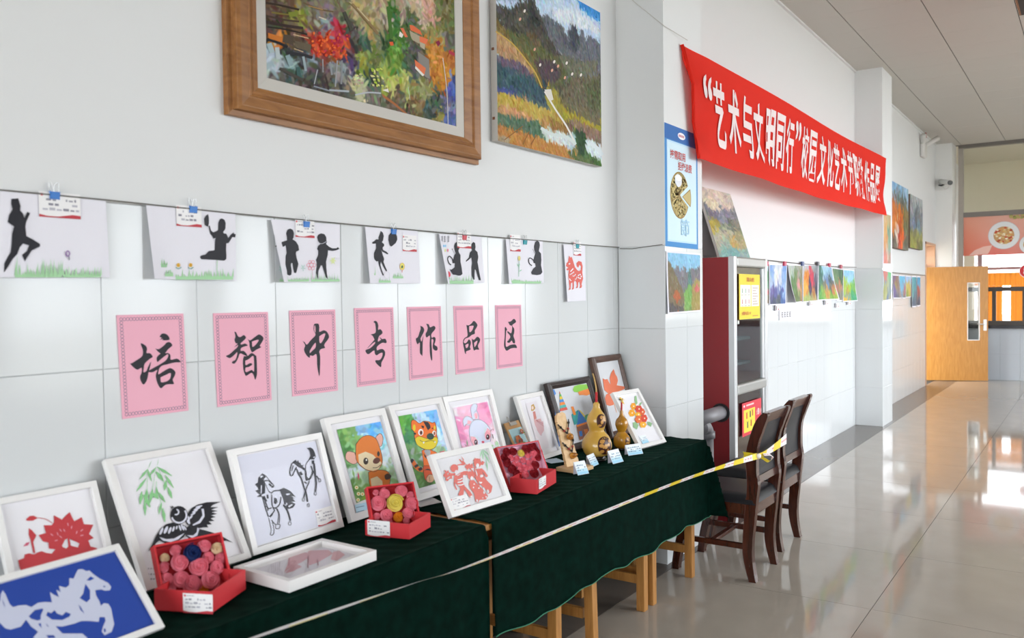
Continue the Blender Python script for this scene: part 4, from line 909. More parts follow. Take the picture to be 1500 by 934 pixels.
def p_swallow(M, t, b):
    A = Art(M, 0, (190, 660, 6.227)); g = '8ccb8c'
    for x1, y1, x2, y2, w in ((200, 90, 165, 165, 5), (165, 165, 90, 260, 22), (160, 165, 200, 280, 22), (150, 250, 60, 372, 26), (260, 75, 250, 140, 5), (240, 150, 185, 225, 22), (245, 145, 385, 230, 26), (240, 190, 310, 280, 40), (320, 220, 400, 340, 26), (332, 270, 315, 362, 34), (345, 330, 385, 435, 32), (155, 350, 150, 462, 36), (110, 370, 92, 490, 34), (125, 400, 185, 515, 40), (208, 350, 180, 480, 36), (198, 380, 262, 440, 34), (242, 330, 252, 440, 30), (265, 380, 322, 472, 28), (290, 470, 263, 580, 26), (298, 520, 320, 650, 32), (135, 450, 140, 590, 28)): A.line([(x1, y1), (x2, y2)], w, g, True)
    for q in ('155,190 158,280 155,360', '235,180 215,290 205,360', '262,170 300,270 340,330', '240,280 250,380 285,470'): A.line(q, 4, g)
    k = '1f1f26'; wt = 'dfe0ee'
    A.ell(447, 588, 80, 84, k).px('380,530 362,500 390,522 372,545', k).px('385,520 378,498 402,515', k)
    A.px('525,578 560,525 620,490 700,470 830,465 755,495 735,515 805,515 742,538 800,550 745,562 795,575 742,590 780,605 735,618 770,640 720,645 745,672 700,675 715,700 670,698 640,705 560,690 520,672 508,640', k)
    A.px('163,920 200,860 240,770 280,710 330,670 390,655 460,665 515,690 518,740 490,790 420,835 330,850 270,820 240,840 215,880', k)
    A.ell(572, 742, 72, 66, k).px('640,715 750,745 830,775 940,840 880,820 800,830 700,860 600,850 520,815 560,740', k)
    A.px(arc(447, 590, 60, 76, -40, 165, 14), wt).px(arc(420, 560, 18, 30, -80, 120, 8), wt)
    for x, y, rx, ry, a in ((628, 510, 34, 8, -14), (610, 530, 34, 8, -20), (592, 552, 30, 8, -25), (576, 576, 26, 8, -30), (556, 606, 20, 9, -50), (535, 622, 24, 9, 80), (533, 650, 24, 12, 60)): A.ell(x, y, rx, ry, wt, a, 10)
    A.px('575,685 640,660 680,600 672,532 650,530 660,590 628,640 570,674', wt)
    for x, y, rx, ry, a in ((285, 735, 12, 38, 25), (326, 724, 14, 38, 25), (362, 728, 12, 34, 22), (395, 715, 10, 26, 20), (425, 702, 8, 18, 15), (455, 705, 9, 28, -20), (478, 700, 10, 32, -25), (500, 706, 8, 24, -30)): A.ell(x, y, rx, ry, wt, a, 10)
    A.px('265,788 300,822 370,834 440,810 497,752 468,766 400,802 330,808', wt).px('516,772 565,798 612,775 632,712 612,700 606,745 575,774', wt).ell(515, 805, 12, 16, wt)
    A.tr = (140, 640, 3.592)
    for y in (690, 720, 745):
        x = 272
        while x < 330: A.px([(x, y), (x + 8, y - 2), (x + 8, y + 5), (x, y + 7)], rnd.choice(['a0707a', '8a8890', 'b8b6be'])); x += 14
    setz(A, t, 'paper_cut', -RC + .0006)
make_frame('white framed black swallow paper-cut under green willow leaves', (.218, 1.478, .007, .509, .349, .388), .020, .02, WHITE, p_swallow)
def p_horses(M, t, b):
    A = Art(M, 0, (365, 685, 8.9)); k = '33333b'
    A.rect(b[0] + .004, b[1] - .004, b[2] + .004, b[3] - .004, 'dfe0ee')
    A.px('170,70 210,95 215,120 190,150 210,200 205,330 160,350 165,378 95,380 130,350 75,295 115,285 110,260 70,215 110,190 115,130', k, ['152,225 165,228 160,335 148,332', '140,110 170,95 180,110 150,135'])
    for p, w in (('212,100 265,165 320,225', 5), ('320,225 300,248 255,205', 14), ('175,180 245,165 300,215', 9), ('215,215 230,260 252,300', 5), ('252,300 270,320 290,332', 7), ('290,328 325,298 380,295 455,265', 9), ('165,370 190,450 215,545 250,640', 10), ('185,370 220,440', 18), ('235,350 240,400', 14), ('250,650 270,740 285,820 270,870 310,870 320,800 295,680', 6), ('265,640 300,600', 14), ('325,560 270,640', 9), ('290,345 295,480 330,560', 9), ('410,380 395,470 350,520 315,522', 10), ('410,300 450,400 465,480', 15), ('440,480 495,560 535,690', 15), ('340,520 380,600 365,725', 6), ('362,530 392,610 387,720', 6), ('340,740 395,735 390,785 345,790 340,740', 6), ('285,680 330,730 348,742', 6), ('210,490 250,530 290,520', 8), ('205,440 235,520 240,560', 10)): A.line(p, w * 1.7 + 1, k)
    A.px('320,390 350,395 368,440 340,478 318,460', k).ring(525, 725, 24, 27, 9, k)
    A.px('380,290 455,265 530,300 605,380 540,365 590,400 560,400 600,440 540,440 600,470 570,520 500,540 465,500 500,470 460,440 430,350 410,320', k, ['470,340 520,330 530,345 490,360', '500,500 555,470 560,485 520,515'])
    A.tr = (415, 645, 8.9)
    A.px('100,300 130,270 160,250 170,280 190,255 200,290 220,290 230,320 262,320 248,340 292,375 285,402 240,370 200,350 170,330 140,300', k)
    for p, w in (('105,300 80,400 90,455 120,450 130,420 168,345', 9), ('125,325 105,400', 7), ('170,370 190,430 230,490', 11), ('210,410 240,450', 18), ('230,490 265,610 285,660', 11), ('285,390 290,470 300,525', 14), ('335,530 285,650 262,745', 10), ('285,660 298,720 310,800', 14), ('300,480 330,512 370,440 382,395', 14), ('285,370 290,310 332,252', 5), ('380,260 386,305', 18), ('355,330 375,395', 9), ('395,300 410,430', 14), ('405,420 422,560 412,665', 14), ('425,460 460,508', 9), ('265,540 300,560', 10)): A.line(p, w * 1.7 + 1, k)
    for x, y in ((255, 770), (320, 843), (412, 692), (468, 520)): A.ring(x, y, 19, 25, 8, k)
    A.px('345,90 380,110 402,150 418,210 395,248 350,245 318,265 350,200 335,130 298,100', k, ['385,215 408,205 405,225 385,232'])
    setz(A, t, 'paper_cut', -RC + .0006)
    capt(M, t, (466, 771.5), .081, .056, -RC + .002, 11)
make_frame('white square frame with two ink-like black horses', (.197, 1.866, .02, .312, .389, .335), .022, .02, WHITE, p_horses)
def p_calf(M, t, b):
    # background as in the photo; a plain young fawn stands in for the cartoon figure
    q = [hit(M, *p) for p in ((493, 629), (557, 617.3), (585, 711), (522, 736.5))]
    pts = ctrl("(.05,.1,5f9a50)(.2,.08,7ab060)(.1,.3,4f8a4a)(.3,.25,8cc07a)(.15,.45,78a868)(.5,.05,90c8f0)(.8,.05,5ab0f0)(.95,.2,8ad0f4)(.7,.3,c0e4f8)(.9,.5,d8ecf4)(.3,.5,dceaf0)(.1,.6,c8dcd8)(.3,.7,b0cca0)(.1,.85,6a9a4a)(.3,.95,82a83a)(.7,.8,a0c890)(.9,.75,b4d0b0)(.95,.95,90bc80)")
    img = strokes(70, 100, pts, 900, 2, 5, 3, jit=.05, wob=.05)
    canvas('printed_background', t, lambda U, V: quadfn(q)(U, V, -RC + .0008), img, PRINT)
    A = Art(M, 0, (460, 580, 4.67))
    A.line('262,500 275,560', 16, '88b870', True).line('300,520 305,575', 14, 'd05a70', True)
    for x, y in ((290, 625), (303, 668), (330, 670), (300, 710)): A.ell(x, y, 13, 13, 'f4ecc8', 0, 8).ell(x, y, 6, 6, 'd8a82c', 0, 8)
    o = 'e07c2c'
    A.outl('370,520 440,505 500,515 520,560 500,640 420,640 380,610', o, 3).px('385,565 430,548 465,580 470,640 395,640', 'ecd8b0')
    A.outl('275,385 225,380 215,430 260,465 295,450', 'e8b0a0', 3).outl('420,280 450,255 470,285 460,340 430,340', 'e8b0a0', 3)
    A.outl('285,330 320,285 370,268 420,290 445,345 465,420 460,470 420,515 370,510 320,480 285,430', o, 3)
    A.px('300,400 350,380 400,400 440,440 460,455 440,500 400,512 350,500 305,460', 'ecd8b0')
    A.ell(352, 445, 17, 24, '3a2a22').ell(356, 437, 5, 7, 'f4f0e8').ell(438, 395, 9, 18, '3a2a22').ell(425, 442, 26, 20, '6a3a2c', -30).line('400,490 430,488 452,470', 4, '3a2a26')
    A.outl('480,545 500,530 525,545 515,565 488,570', '4a3228', 2)
    A.px('275,745 375,720 392,800 295,830', 'bfe0f2')
    for y in (755, 785, 812): A.line([(285 + (y - 755) * .2, y + 8), (340, y - 4)], 4, '5a7a94')
    setz(A, t, 'diamond_painting', -RC + .001)
RAIL = [(0, 0), (.55, 0), (.6, -.003), (1, -.003)]
make_frame('white portrait frame with an orange fawn picture, behind the yellow rose box', (.176, 2.275, .024, .354, .328, .381), .026, .022, WHITE, p_calf)
def p_tiger(M, t, b):
    q = [hit(M, *p) for p in ((583.3, 609.5), (639.2, 599.6), (666, 700), (610, 716))]
    pts = ctrl("(.05,.1,6ab84a)(.2,.1,58a850)(.1,.3,3f8a54)(.25,.3,4a9058)(.15,.5,6a9a5a)(.35,.4,80b080)(.5,.05,b8dcf4)(.8,.05,6ab4ee)(.95,.2,8cc8f4)(.7,.3,c8e4f6)(.9,.5,b8dcf2)(.2,.6,a8b8b0)(.4,.62,b4bcc4)(.8,.6,a8c8a0)(.1,.8,5a8a3a)(.3,.9,4e7a30)(.6,.85,5e9038)(.9,.9,4a8a34)(.9,.7,80a868)")
    canvas('printed_background', t, lambda U, V: quadfn(q)(U, V, -RC + .0008), strokes(70, 100, pts, 900, 4, 5, 3, jit=.05, wob=.05), PRINT)
    A = Art(M, 0, (570, 600, 7.78)); o = 'ee7426'; k = '26262c'
    A.line('262,578 300,640 335,675 385,690', 46, o).line('245,572 272,592', 44, k).line('300,628 316,652', 44, k).line('345,660 362,690', 44, k)
    A.outl('370,465 440,445 500,470 545,500 520,600 480,650 400,650 385,560', o, 4).line('390,500 430,560', 18, k, True).line('520,500 450,590', 20, k, True).outl('385,640 490,650 512,780 470,830 410,800 392,720', 'd8521c', 4).line('400,690 440,680 500,700', 16, k, True)
    A.outl('420,780 450,740 500,745 515,790 480,828 430,820', 'd4a884', 4).line('455,760 462,815', 4, k).px('395,470 430,440 470,470 465,520 420,525', 'a8a8ac')
    A.outl('250,220 250,130 290,118 340,155 390,130 450,135 490,150 520,145 538,220 538,280 550,340 520,430 450,455 370,440 310,380 285,310 285,260', o, 5)
    A.outl('290,330 340,302 430,330 500,312 545,322 548,380 505,440 430,455 360,430 310,390', 'e4cc28', 3).ell(283, 205, 16, 38, 'e4cc28').ell(515, 205, 10, 24, 'e4cc28')
    A.px('385,132 440,140 462,170 470,205 440,235 415,190', k).px('360,180 395,185 390,215 372,205', k).px('478,210 500,205 495,225', k).px('275,265 305,262 300,285 280,285', k)
    A.ell(357, 258, 30, 38, 'f0f0f0').ell(360, 262, 17, 26, 'a0522d').ell(362, 262, 9, 15, k).ell(508, 268, 20, 30, 'f0f0f0').ell(512, 270, 11, 20, 'a0522d').ell(466, 305, 42, 38, '2f4a3c')
    A.line('345,345 390,368 470,350 525,366', 5, k).px('378,368 402,365 388,390', 'f4f4f4').px('508,362 528,362 518,382', 'f4f4f4')
    A.px('570,480 625,468 628,480 572,492', 'd8485c')
    setz(A, t, 'diamond_painting', -RC + .001)
make_frame('white portrait frame with an orange cartoon tiger picture', (.178, 2.631, .001, .389, .33, .39), .026, .022, WHITE, p_tiger)
def p_bunny(M, t, b):
    q = [hit(M, *p) for p in ((663, 597.5), (713.5, 588), (741, 690), (688, 704))]
    pts = ctrl("(.05,.05,ecd8e4)(.3,.05,f4b8d4)(.6,.05,f4a4c8)(.9,.05,f088b8)(.1,.2,f090bc)(.4,.2,f4a8c8)(.8,.25,f49cc4)(.1,.4,f090bc)(.3,.45,f4b0d0)(.9,.4,f4d0e0)(.15,.55,f4bcd6)(.3,.65,e8d0e0)(.15,.75,dce4e0)(.9,.55,ece4e8)(.1,.95,a8d0a0)(.5,.95,90c890)(.9,.72,88c888)(.95,.9,78c07c)(.8,.8,9cd49c)")
    canvas('printed_background', t, lambda U, V: quadfn(q)(U, V, -RC + .0008), strokes(70, 100, pts, 900, 6, 7, 2.5, ang=0, jit=.035, wob=.05), PRINT)
    A = Art(M, 0, (655, 580, 11.67)); w = 'd2d8ec'; k = '54545e'; pk = 'f4a4b0'
    A.outl('430,395 405,280 400,200 440,140 490,130 515,170 500,240 530,310 530,395', w, 6, k).px('455,310 495,275 520,320 520,385 480,390', pk).line('455,280 500,235', 6, k)
    A.outl('445,410 400,365 340,340 290,370 265,430 290,520 325,470 335,492 405,490', w, 6, k).px('345,410 415,430 390,480 340,478', pk)
    A.outl('440,850 390,730 370,610 390,500 440,425 520,400 600,420 690,500 735,580 745,690 720,800 600,900 510,920', w, 6, k)
    A.px('640,640 685,540 735,590 742,680 720,745 665,748 640,700', pk).px('390,685 470,700 520,760 525,850 450,850 410,770', pk).ell(690, 698, 30, 46, '4a2430').ell(684, 690, 8, 14, 'e0d8e0').ell(487, 790, 30, 48, '4a2430').ell(482, 780, 8, 14, 'e0d8e0').ell(606, 785, 26, 20, 'd84a64')
    A.line('440,690 500,700 530,760', 6, '88c8a8').line('640,640 650,520', 6, '88c8a8').line('740,600 770,560 790,590', 8, 'a83a5a').line('765,650 785,730', 16, '70505c').line('330,740 345,860', 22, '88b888', True).line('290,820 330,860', 10, '7a9a88', True)
    setz(A, t, 'diamond_painting', -RC + .001)
make_frame('white portrait frame with a white rabbit on pink', (.136, 2.986, .004, .285, .36, .377), .026, .022, WHITE, p_bunny)
def p_girl(M, t, b):
    A = Art(M, 0, (720, 530, 5.19))
    A.px('258,315 340,295 440,650 360,680', 'e8e2e8')
    A.px('300,330 318,318 332,350 318,370 300,372', 'c8a050').ell(311, 348, 8, 14, 'f0d8cc').px('312,378 330,374 342,430 322,440', 'd88a80').px('320,440 372,430 395,500 350,520 330,480', 'e0b0b0').line('345,440 352,520', 4, 'b87a80').line('375,450 378,560', 5, 'd0b8c8').px('330,460 392,450 398,520 372,560 345,520', 'dfb6bc').line('335,440 390,470', 3, 'b85a6a').line('350,455 398,490', 3, 'c07a84')
    setz(A, t, 'watercolour', -RC + .001)
make_frame('narrow white frame with a faint figure in a pink dress', (.142, 3.488, .031, .356, .253, .328), .022, .022, WHITE, p_girl)
def p_castle(M, t, b):
    A = Art(M, 0, (780, 500, 4.671))
    A.px('122,330 148,328 160,355 140,388 128,372', '4a8ad8').px('275,330 285,306 320,294 370,292 380,318 352,340 320,350 285,345', '8ccc4a').px('310,345 380,322 398,358 372,370 345,366 320,368', 'f08a38')
    cols = ['d85a48', '5ab05a', 'e8c83c', '4a90d8', 'f08a38', '58b8b0', 'd85a48']
    P0 = np.array((183, 338)); PL = np.array((188, 478)); PR = np.array((240, 466))
    for i, c in enumerate(cols):
        a, e = (i + .0) / 7, (i + 1) / 7
        f = lambda s, Q: tuple(P0 + (Q - P0) * s)
        A.px([f(a, PL), f(a, PR), f(e, PR), f(e, PL)] if a > 0 else [tuple(P0), f(e, PR), f(e, PL)], c)
    A.px('150,470 185,470 215,700 180,720', '4a78b8').px('315,470 378,545 302,575', '3a78c0').px('265,500 312,467 305,560 285,572', '3aa0a0').px('312,466 326,472 390,540 376,548', 'd8c040').px('262,446 278,443 297,500 280,505', 'f08a38').ell(382, 520, 28, 24, '58a878').px('300,582 380,552 408,615 400,642 320,676', '9a6248').px('300,572 372,548 376,560 302,586', 'f08a38').px('316,616 336,610 342,645 322,650', '3a78c0').px('348,602 376,596 384,634 360,640', 'f08a38')
    setz(A, t, 'paper_collage', -RC + .001)
DSH = [(0, -.012), (.15, -.002), (.55, 0), (.8, -.006), (1, -.010)]
make_frame('dark frame with a paper collage of a tower and blue-roofed house', (.165, 3.841, .003, .327, .43, .365), .036, .035, DARKW, p_castle, recess=.014, shape=DSH, backc='d9dbe0')
def p_leaf(M, t, b):
    A = Art(M, 0, (880, 530, 7.78))
    A.px('145,80 165,140 185,170 195,210 180,265 275,280 265,310 200,335 165,350 160,420 155,470 140,490 100,500 70,490 45,470 45,420 60,370 85,360 40,320 20,185 45,200 75,195 95,235 110,255 100,180 115,130', 'e87850').line('120,360 150,470 180,575', 8, 'e0b090').line('130,340 145,100', 2, 'd86840').line('130,340 35,200', 2, 'd86840').line('130,340 260,290', 2, 'd86840')
    setz(A, t, 'paper_leaf', -RC + .001)
make_frame('tall brown frame with an orange maple leaf, beside the pillar', (.152, 4.285, -.007, .26, .335, .461), .036, .035, BROWNW, p_leaf, recess=.014, shape=DSH, backc='dcdde0')
def p_flowers(M, t, b):
    A = Art(M, 0, (880, 530, 7.78))
    for q in ('385,392 405,382 418,470 395,492 384,440', '430,492 448,462 470,460 450,500', '365,690 400,680 430,720 410,770 370,745', '525,680 555,682 585,700 570,740 530,712'): A.px(q, '94bc8c')
    for x, y, rx, ry, c in ((370, 505, 32, 40, 'f0a024'), (352, 582, 38, 42, 'f2a622'), (425, 600, 38, 30, 'f0b830'), (470, 570, 32, 40, 'e06434'), (430, 537, 42, 42, 'd64c34'), (478, 715, 40, 38, 'f2b02c'), (430, 655, 45, 45, 'e67238'), (490, 645, 38, 45, 'd8462c')):
        for k in range(6): A.ell(x + rx * .55 * math.cos(k * 1.047), y + ry * .55 * math.sin(k * 1.047), rx * .48, ry * .48, c, 0, 9)
        A.ell(x, y, rx * .6, ry * .6, c).ell(x + 4, y, 8, 9, 'f6ead0', 0, 8)
    A.px('205,405 225,408 235,425 270,435 245,440 265,485 235,470 225,440', 'e8c040').ell(215, 432, 11, 9, '55483a', 0, 8)
    setz(A, t, 'quilled_flowers', -RC + .001)
    capt(M, t, (941, 650), .062, .044, -RC + .002, 21, True)
make_frame('white frame with red and yellow paper flowers, standing last at the table end', (.436, 4.035, -.11, .559, .251, .325), .02, .022, WHITE, p_flowers)
def p_children(M, t, b):
    A = Art(M, 0, (640, 655, 10.38)); c = 'e0766c'; w = 'ecebee'
    for x1, y1, x2, y2, wd in ((690, 30, 658, 140, 22), (705, 40, 700, 190, 24), (700, 35, 790, 120, 22), (722, 90, 800, 240, 24), (745, 180, 770, 355, 20)): A.line([(x1, y1), (x2, y2)], wd, 'a6d6ae', True)
    A.px('95,420 125,385 105,345 125,350 145,370 170,345 180,380 215,395 280,392 275,430 232,430 222,450 235,472 190,480 160,517 125,500 135,465 100,440', c, ['150,400 175,385 180,405 160,418', '145,470 190,440 205,448 165,485'])
    A.ell(262, 318, 60, 60, c).px('275,430 320,410 350,385 400,370 440,380 450,420 412,430 390,460 385,520 420,590 500,670 545,740 500,765 430,660 410,640 400,720 350,748 318,720 355,640 330,590 290,560 270,520', c)
    A.line('272,430 264,560 298,645', 17, c).line('395,375 470,370', 22, c).px('340,272 385,250 333,185 345,178 378,215 398,195 360,130 408,185 400,210 438,250 400,272', c).line('305,272 385,255', 16, c)
    A.px('415,300 440,280 425,260 470,262 490,240 505,270 530,245 548,270 540,290 562,310 520,320 490,305 460,350 445,320', c).line('490,312 560,390 600,480 640,585', 15, c).line('572,300 578,400', 14, c)
    A.ell(516, 430, 52, 64, c).px('440,385 500,362 552,400 560,440 470,440', c).px('480,560 500,500 560,500 610,560 700,640 772,740 740,792 640,800 622,842 582,822 560,700 500,620', c)
    A.ell(612, 240, 56, 72, c).px('543,200 560,190 575,158 600,185 640,195 650,155 665,235 690,205 720,230 695,272 650,262', c).px('590,330 680,320 720,360 772,435 740,455 692,370 700,420 752,500 840,590 822,680 780,712 740,640 650,560 575,470', c).ell(657, 430, 48, 44, c).line('700,350 760,450', 12, c)
    for q in ('308,488 345,482 382,460 386,472 350,496 310,500', '308,525 350,520 392,505 394,520 352,538 310,540', '312,568 360,566 402,552 404,568 360,584 316,584', '295,425 330,415 350,395 352,405 330,428 300,436'): A.px(q, w)
    A.ell(292, 372, 27, 26, w, 10).line('275,368 292,362', 5, c).line('300,360 314,355', 5, c).line('290,385 302,383', 4, c)
    A.ell(525, 470, 24, 30, w).line('505,455 522,450', 5, c).line('530,455 545,450', 5, c).line('520,485 534,483', 4, c)
    A.ell(612, 280, 24, 34, w).line('598,265 612,262', 5, c).ell(672, 438, 24, 22, w).line('655,432 670,428', 5, c).line('668,450 682,446', 4, c)
    for x, y, rx, ry in ((560, 560, 10, 12), (550, 612, 9, 12), (632, 622, 12, 10), (655, 588, 9, 14), (708, 635, 14, 28), (710, 690, 12, 22), (770, 670, 15, 30), (660, 540, 22, 12), (604, 812, 13, 22), (740, 755, 10, 14), (595, 395, 8, 50), (640, 530, 8, 10), (690, 770, 10, 8), (515, 745, 18, 8), (405, 440, 18, 18)): A.ell(x, y, rx, ry, w, -15, 9)
    setz(A, t, 'paper_cut', -RC + .001)
    capt(M, t, (664.6, 749), .09, .048, -RC + .003, 31)
make_frame('white frame with a red paper-cut of children, standing forward at the cloth edge', (.459, 2.508, -.081, .464, .336, .238), .022, .022, WHITE, p_children, backc='e4e3e6')
# flat frame lying on the cloth
FM = Matrix(((0, -1, 0, .537), (1, 0, 0, 1.69), (0, 0, 1, ZT + .001), (0, 0, 0, 1)))
t = empty('framed_picture', FM, 'white frame lying flat with a pale red print', 'picture')
FW_, FH_ = .338, .236; hw = FW_ / 2; rl = .02
R_ = lambda k, z: (-hw + k, hw - k, k, FH_ - k, z)
mitred(t, 'frame', WHITE, [R_(0, 0), R_(0, .032), R_(rl, .032), R_(rl, 0)], 0, .0012)
MB().box(-hw + rl, hw - rl, rl, FH_ - rl, .002, .012).build('backing_sheet', mat('backing_pale', 'e2dee4', .6), t)
A = Art(FM @ Matrix.Translation((0, 0, .0125)), 0, (330, 770, 5.696)); c = 'd8a6ac'
for q in ('530,250 640,215 740,235 640,300 540,350 490,390 520,320', '690,205 860,200 900,230 780,300 700,330 690,260', '900,215 950,205 1000,240 930,290 880,280', '560,330 600,320 640,340 560,380 500,395'): A.px(q, c)
A.line('690,250 690,350', 10, 'b08088').line('770,280 775,330', 8, 'b08088').line('540,240 530,330', 6, 'c08a92')
for k in range(5): A.line([(380 + k * 18, 300), (390 + k * 16, 390)], 3, 'b8b0ba'); A.line([(870 + k * 20, 180), (890 + k * 18, 220)], 3, 'c8c0c6')
A.build('print', t, 'stuff', base=.0126)
MB().box(-hw + rl, hw - rl, rl, FH_ - rl, .020, .0215).build('glass_pane', GLASS, t)
# small clipped textile board
t = empty('fabric_board', lean(.165, 3.285, ZT + .008, .06, .50), 'small wooden board with blue patterned fabric, tucked behind the red box', 'picture')
MB().box(-.066, .066, 0, .225, -.008, 0).build('board', mat('board_wood', 'b98a54', .5), t, bevel=.002)
A = Art(Matrix.Identity(4)); A.rect(-.058, .058, .01, .19, 'a8ccd2')
for i in range(12):
    for j in range(18):
        A.lell(-.053 + i * .0096 + (j % 2) * .0048, .015 + j * .0098, .0016, .0016, 'd4e4e4', 6)
for x, y, r in ((-.022, .125, .030), (.030, .085, .026), (-.01, .055, .02), (.03, .165, .014)):
    for k in range(6): A.lell(x + r * .6 * math.cos(k * 1.05), y + r * .6 * math.sin(k * 1.05), r * .42, r * .42, rnd.choice(['b05a3a', 'c8783c', '8a4a34']), 7)
    A.lell(x + r, y - r * .6, r * .5, r * .3, '6a8a4a', 7)
A.build('fabric', t, 'stuff', base=.0008)
b = MB().box(-.028, .028, .205, .222, 0, .006).build('clip_bar', METAL, t)
MB().tube([(-.03, .225, .003), (-.034, .243, .003), (-.026, .252, .003), (-.018, .243, .003), (-.02, .225, .003)], .0022, 6).build('clip_loop', METAL, b)
# ================================================================== boxes of paper roses
def rose_mesh(seed):
    R = random.Random(seed); b = MB()
    b.lathe([(.50, -.45), (.92, -.25), (1.0, -.05), (.85, .08), (.5, .16)], 14)
    turns = 3.2; n = 60; vs = []; fs = []
    for i in range(n + 1):
        s = i / n; a = s * turns * 6.283; r = 1.04 - .92 * s; z = .05 + .45 * s ** .7
        h = .34 * (1 + .25 * math.sin(a * 1.7 + seed))
        vs += [(r * math.cos(a), r * math.sin(a), z - .1), (r * 1.05 * math.cos(a), r * 1.05 * math.sin(a), z + h)]
    for i in range(n): fs.append((2 * i, 2 * i + 2, 2 * i + 3, 2 * i + 1))
    b.add(vs, fs)
    return b
_rose = {}
def rose(parent, x, y, z, r, m, k):
    key = (m.name, k % 3)
    if key not in _rose: _rose[key] = rose_mesh(k % 3).mesh('paper_rose', m, True)
    return link('paper_rose', _rose[key], parent, Matrix.Translation((x, y, z)) @ Matrix.Rotation(k * 1.3, 4, 'Z') @ Matrix.Rotation(rnd.gauss(0, .15), 4, 'X') @ Matrix.Diagonal((r, r, r * .8, 1)))
PK = mat('pink_crepe', 'f08a9c', .75); PKL = mat('pale_pink_crepe', 'f2a0ac', .75); CRM = mat('cream_crepe', 'ead2b0', .75); YEL = mat('yellow_crepe', 'ecdc70', .75); ORG = mat('orange_crepe', 'f0a020', .75); NAVY = mat('navy_crepe', '12306e', .7); CRIM = mat('crimson_crepe', '9e1424', .75); COR = mat('coral_crepe', 'f28494', .75)
def giftbox(label, N, Rr, L, hgt, lid, lidin, roses, tr, capq, seed, railm=REDBOX):
    N, Rr, L = (Vector((*p, 0)) for p in (N, Rr, L))
    e1 = Rr - N; e2 = L - N; e2 = (e2 - e1 * (e2.dot(e1) / e1.dot(e1))); l1, l2 = e1.length, e2.length; u1 = e1 / l1; u2 = e2 / l2
    T = Matrix(((u1.x, u2.x, 0, N.x), (u1.y, u2.y, 0, N.y), (0, 0, 1, ZT + .003), (0, 0, 0, 1)))
    t = empty('gift_box', T, label, 'box', 'red boxes of paper roses')
    b = MB(); k = .004
    b.box(0, l1, 0, l2, 0, .004); b.box(0, l1, 0, k, .004, hgt); b.box(0, l1, l2 - k, l2, .004, hgt); b.box(0, k, k, l2 - k, .004, hgt); b.box(l1 - k, l1, k, l2 - k, .004, hgt)
    b.build('tray', REDBOX, t)
    Ti = T.inverted()
    x, y, psi, th, w, h = lid
    ML = lean(x, y, ZT + .012, psi, th)
    d = .03
    lb = MB(); hw = w / 2; s = .005
    lb.box(-hw, hw, 0, h, -d, -d + .003); lb.box(-hw, -hw + s, 0, h, -d, 0); lb.box(hw - s, hw, 0, h, -d, 0); lb.box(-hw + s, hw - s, h - s, h, -d, 0); lb.box(-hw + s, hw - s, 0, s, -d, 0)
    lo = lb.build('lid', railm, t); lo.matrix_local = Ti @ ML
    pn = MB(); pn.box(-hw + s, hw - s, s, h - s, -d + .003, -d + .007)
    for q in ((-hw + s, -hw + s + .001, s, h - s), (hw - s - .001, hw - s, s, h - s), (-hw + s + .001, hw - s - .001, h - s - .001, h - s)): pn.box(*q, -d + .007, -.001)
    pn.build('lid_lining', lidin, lo)
    MR = ML @ Matrix.Translation((0, 0, -.012))
    for i, (px, py, pr, m) in enumerate(roses):
        c = hit(MR, tr[0] + px / tr[2], tr[1] + py / tr[2]); c2 = hit(MR, tr[0] + (px + pr) / tr[2], tr[1] + py / tr[2])
        r = abs(c2[0] - c[0]) * .93
        lo2 = rose(t, 0, 0, 0, 1, m, i)
        r *= .92 if len(roses) > 20 else 1
        lo2.matrix_local = Ti @ ML @ Matrix.Translation((c[0], c[1], -.016 + .25 * r)) @ Matrix.Rotation(i * 1.3, 4, 'Z') @ Matrix.Rotation(rnd.gauss(0, .12), 4, 'X') @ Matrix.Diagonal((r, r, r * .8, 1))
    # caption card glued to the tray wall
    MW = T @ (Matrix(((0, 0, -1, 0), (-1, 0, 0, 0), (0, 1, 0, 0), (0, 0, 0, 1))) if capq[0] == 'L' else Matrix(((1, 0, 0, 0), (0, 0, -1, 0), (0, 1, 0, 0), (0, 0, 0, 1))))
    xx, yy, cw, chh = capq[1:]
    A = caption(t, MW, cw, chh, None, (0, 0), True, seed)
    o = A.build('caption_card', t, 'stuff', base=.002); o.matrix_local = Ti @ MW @ Matrix.Translation((xx, yy, .001))
    return t
g1 = [(420, 598, 32, PK), (508, 610, 52, NAVY), (570, 573, 38, PK), (638, 585, 34, CRM), (362, 635, 27, CRM), (358, 685, 32, PK), (438, 662, 52, PK), (540, 685, 54, PK), (590, 635, 34, PK), (658, 635, 32, PK), (638, 685, 42, PK), (375, 745, 38, PK), (447, 750, 50, PK), (600, 752, 54, PK), (502, 778, 54, PK), (402, 792, 25, PK), (570, 800, 28, ORG)]
giftbox('red box of pink paper roses around one navy rose', (.49, 1.312), (.415, 1.475), (.355, 1.226), .054, (.372, 1.362, -.236, .496, .186, .155), REDFELT, g1, (140, 640, 3.592), ('L', -.077, -.001, .082, .050), 41)
g2 = [(422, 660, 22, PK), (482, 668, 40, PK), (595, 650, 44, PK), (660, 680, 30, PK), (435, 735, 55, PK), (550, 735, 62, YEL), (668, 735, 50, PK), (428, 822, 28, PK), (492, 815, 45, PK), (643, 800, 42, PK), (575, 830, 36, ORG), (518, 855, 22, PK), (632, 850, 25, PK)]
giftbox('red box of pink paper roses around a yellow and an orange one', (.478, 2.075), (.439, 2.228), (.323, 2.016), .050, (.372, 2.138, -.501, .528, .172, .155), REDFELT, g2, (460, 580, 4.67), ('L', -.155, -.001, .085, .055), 42)
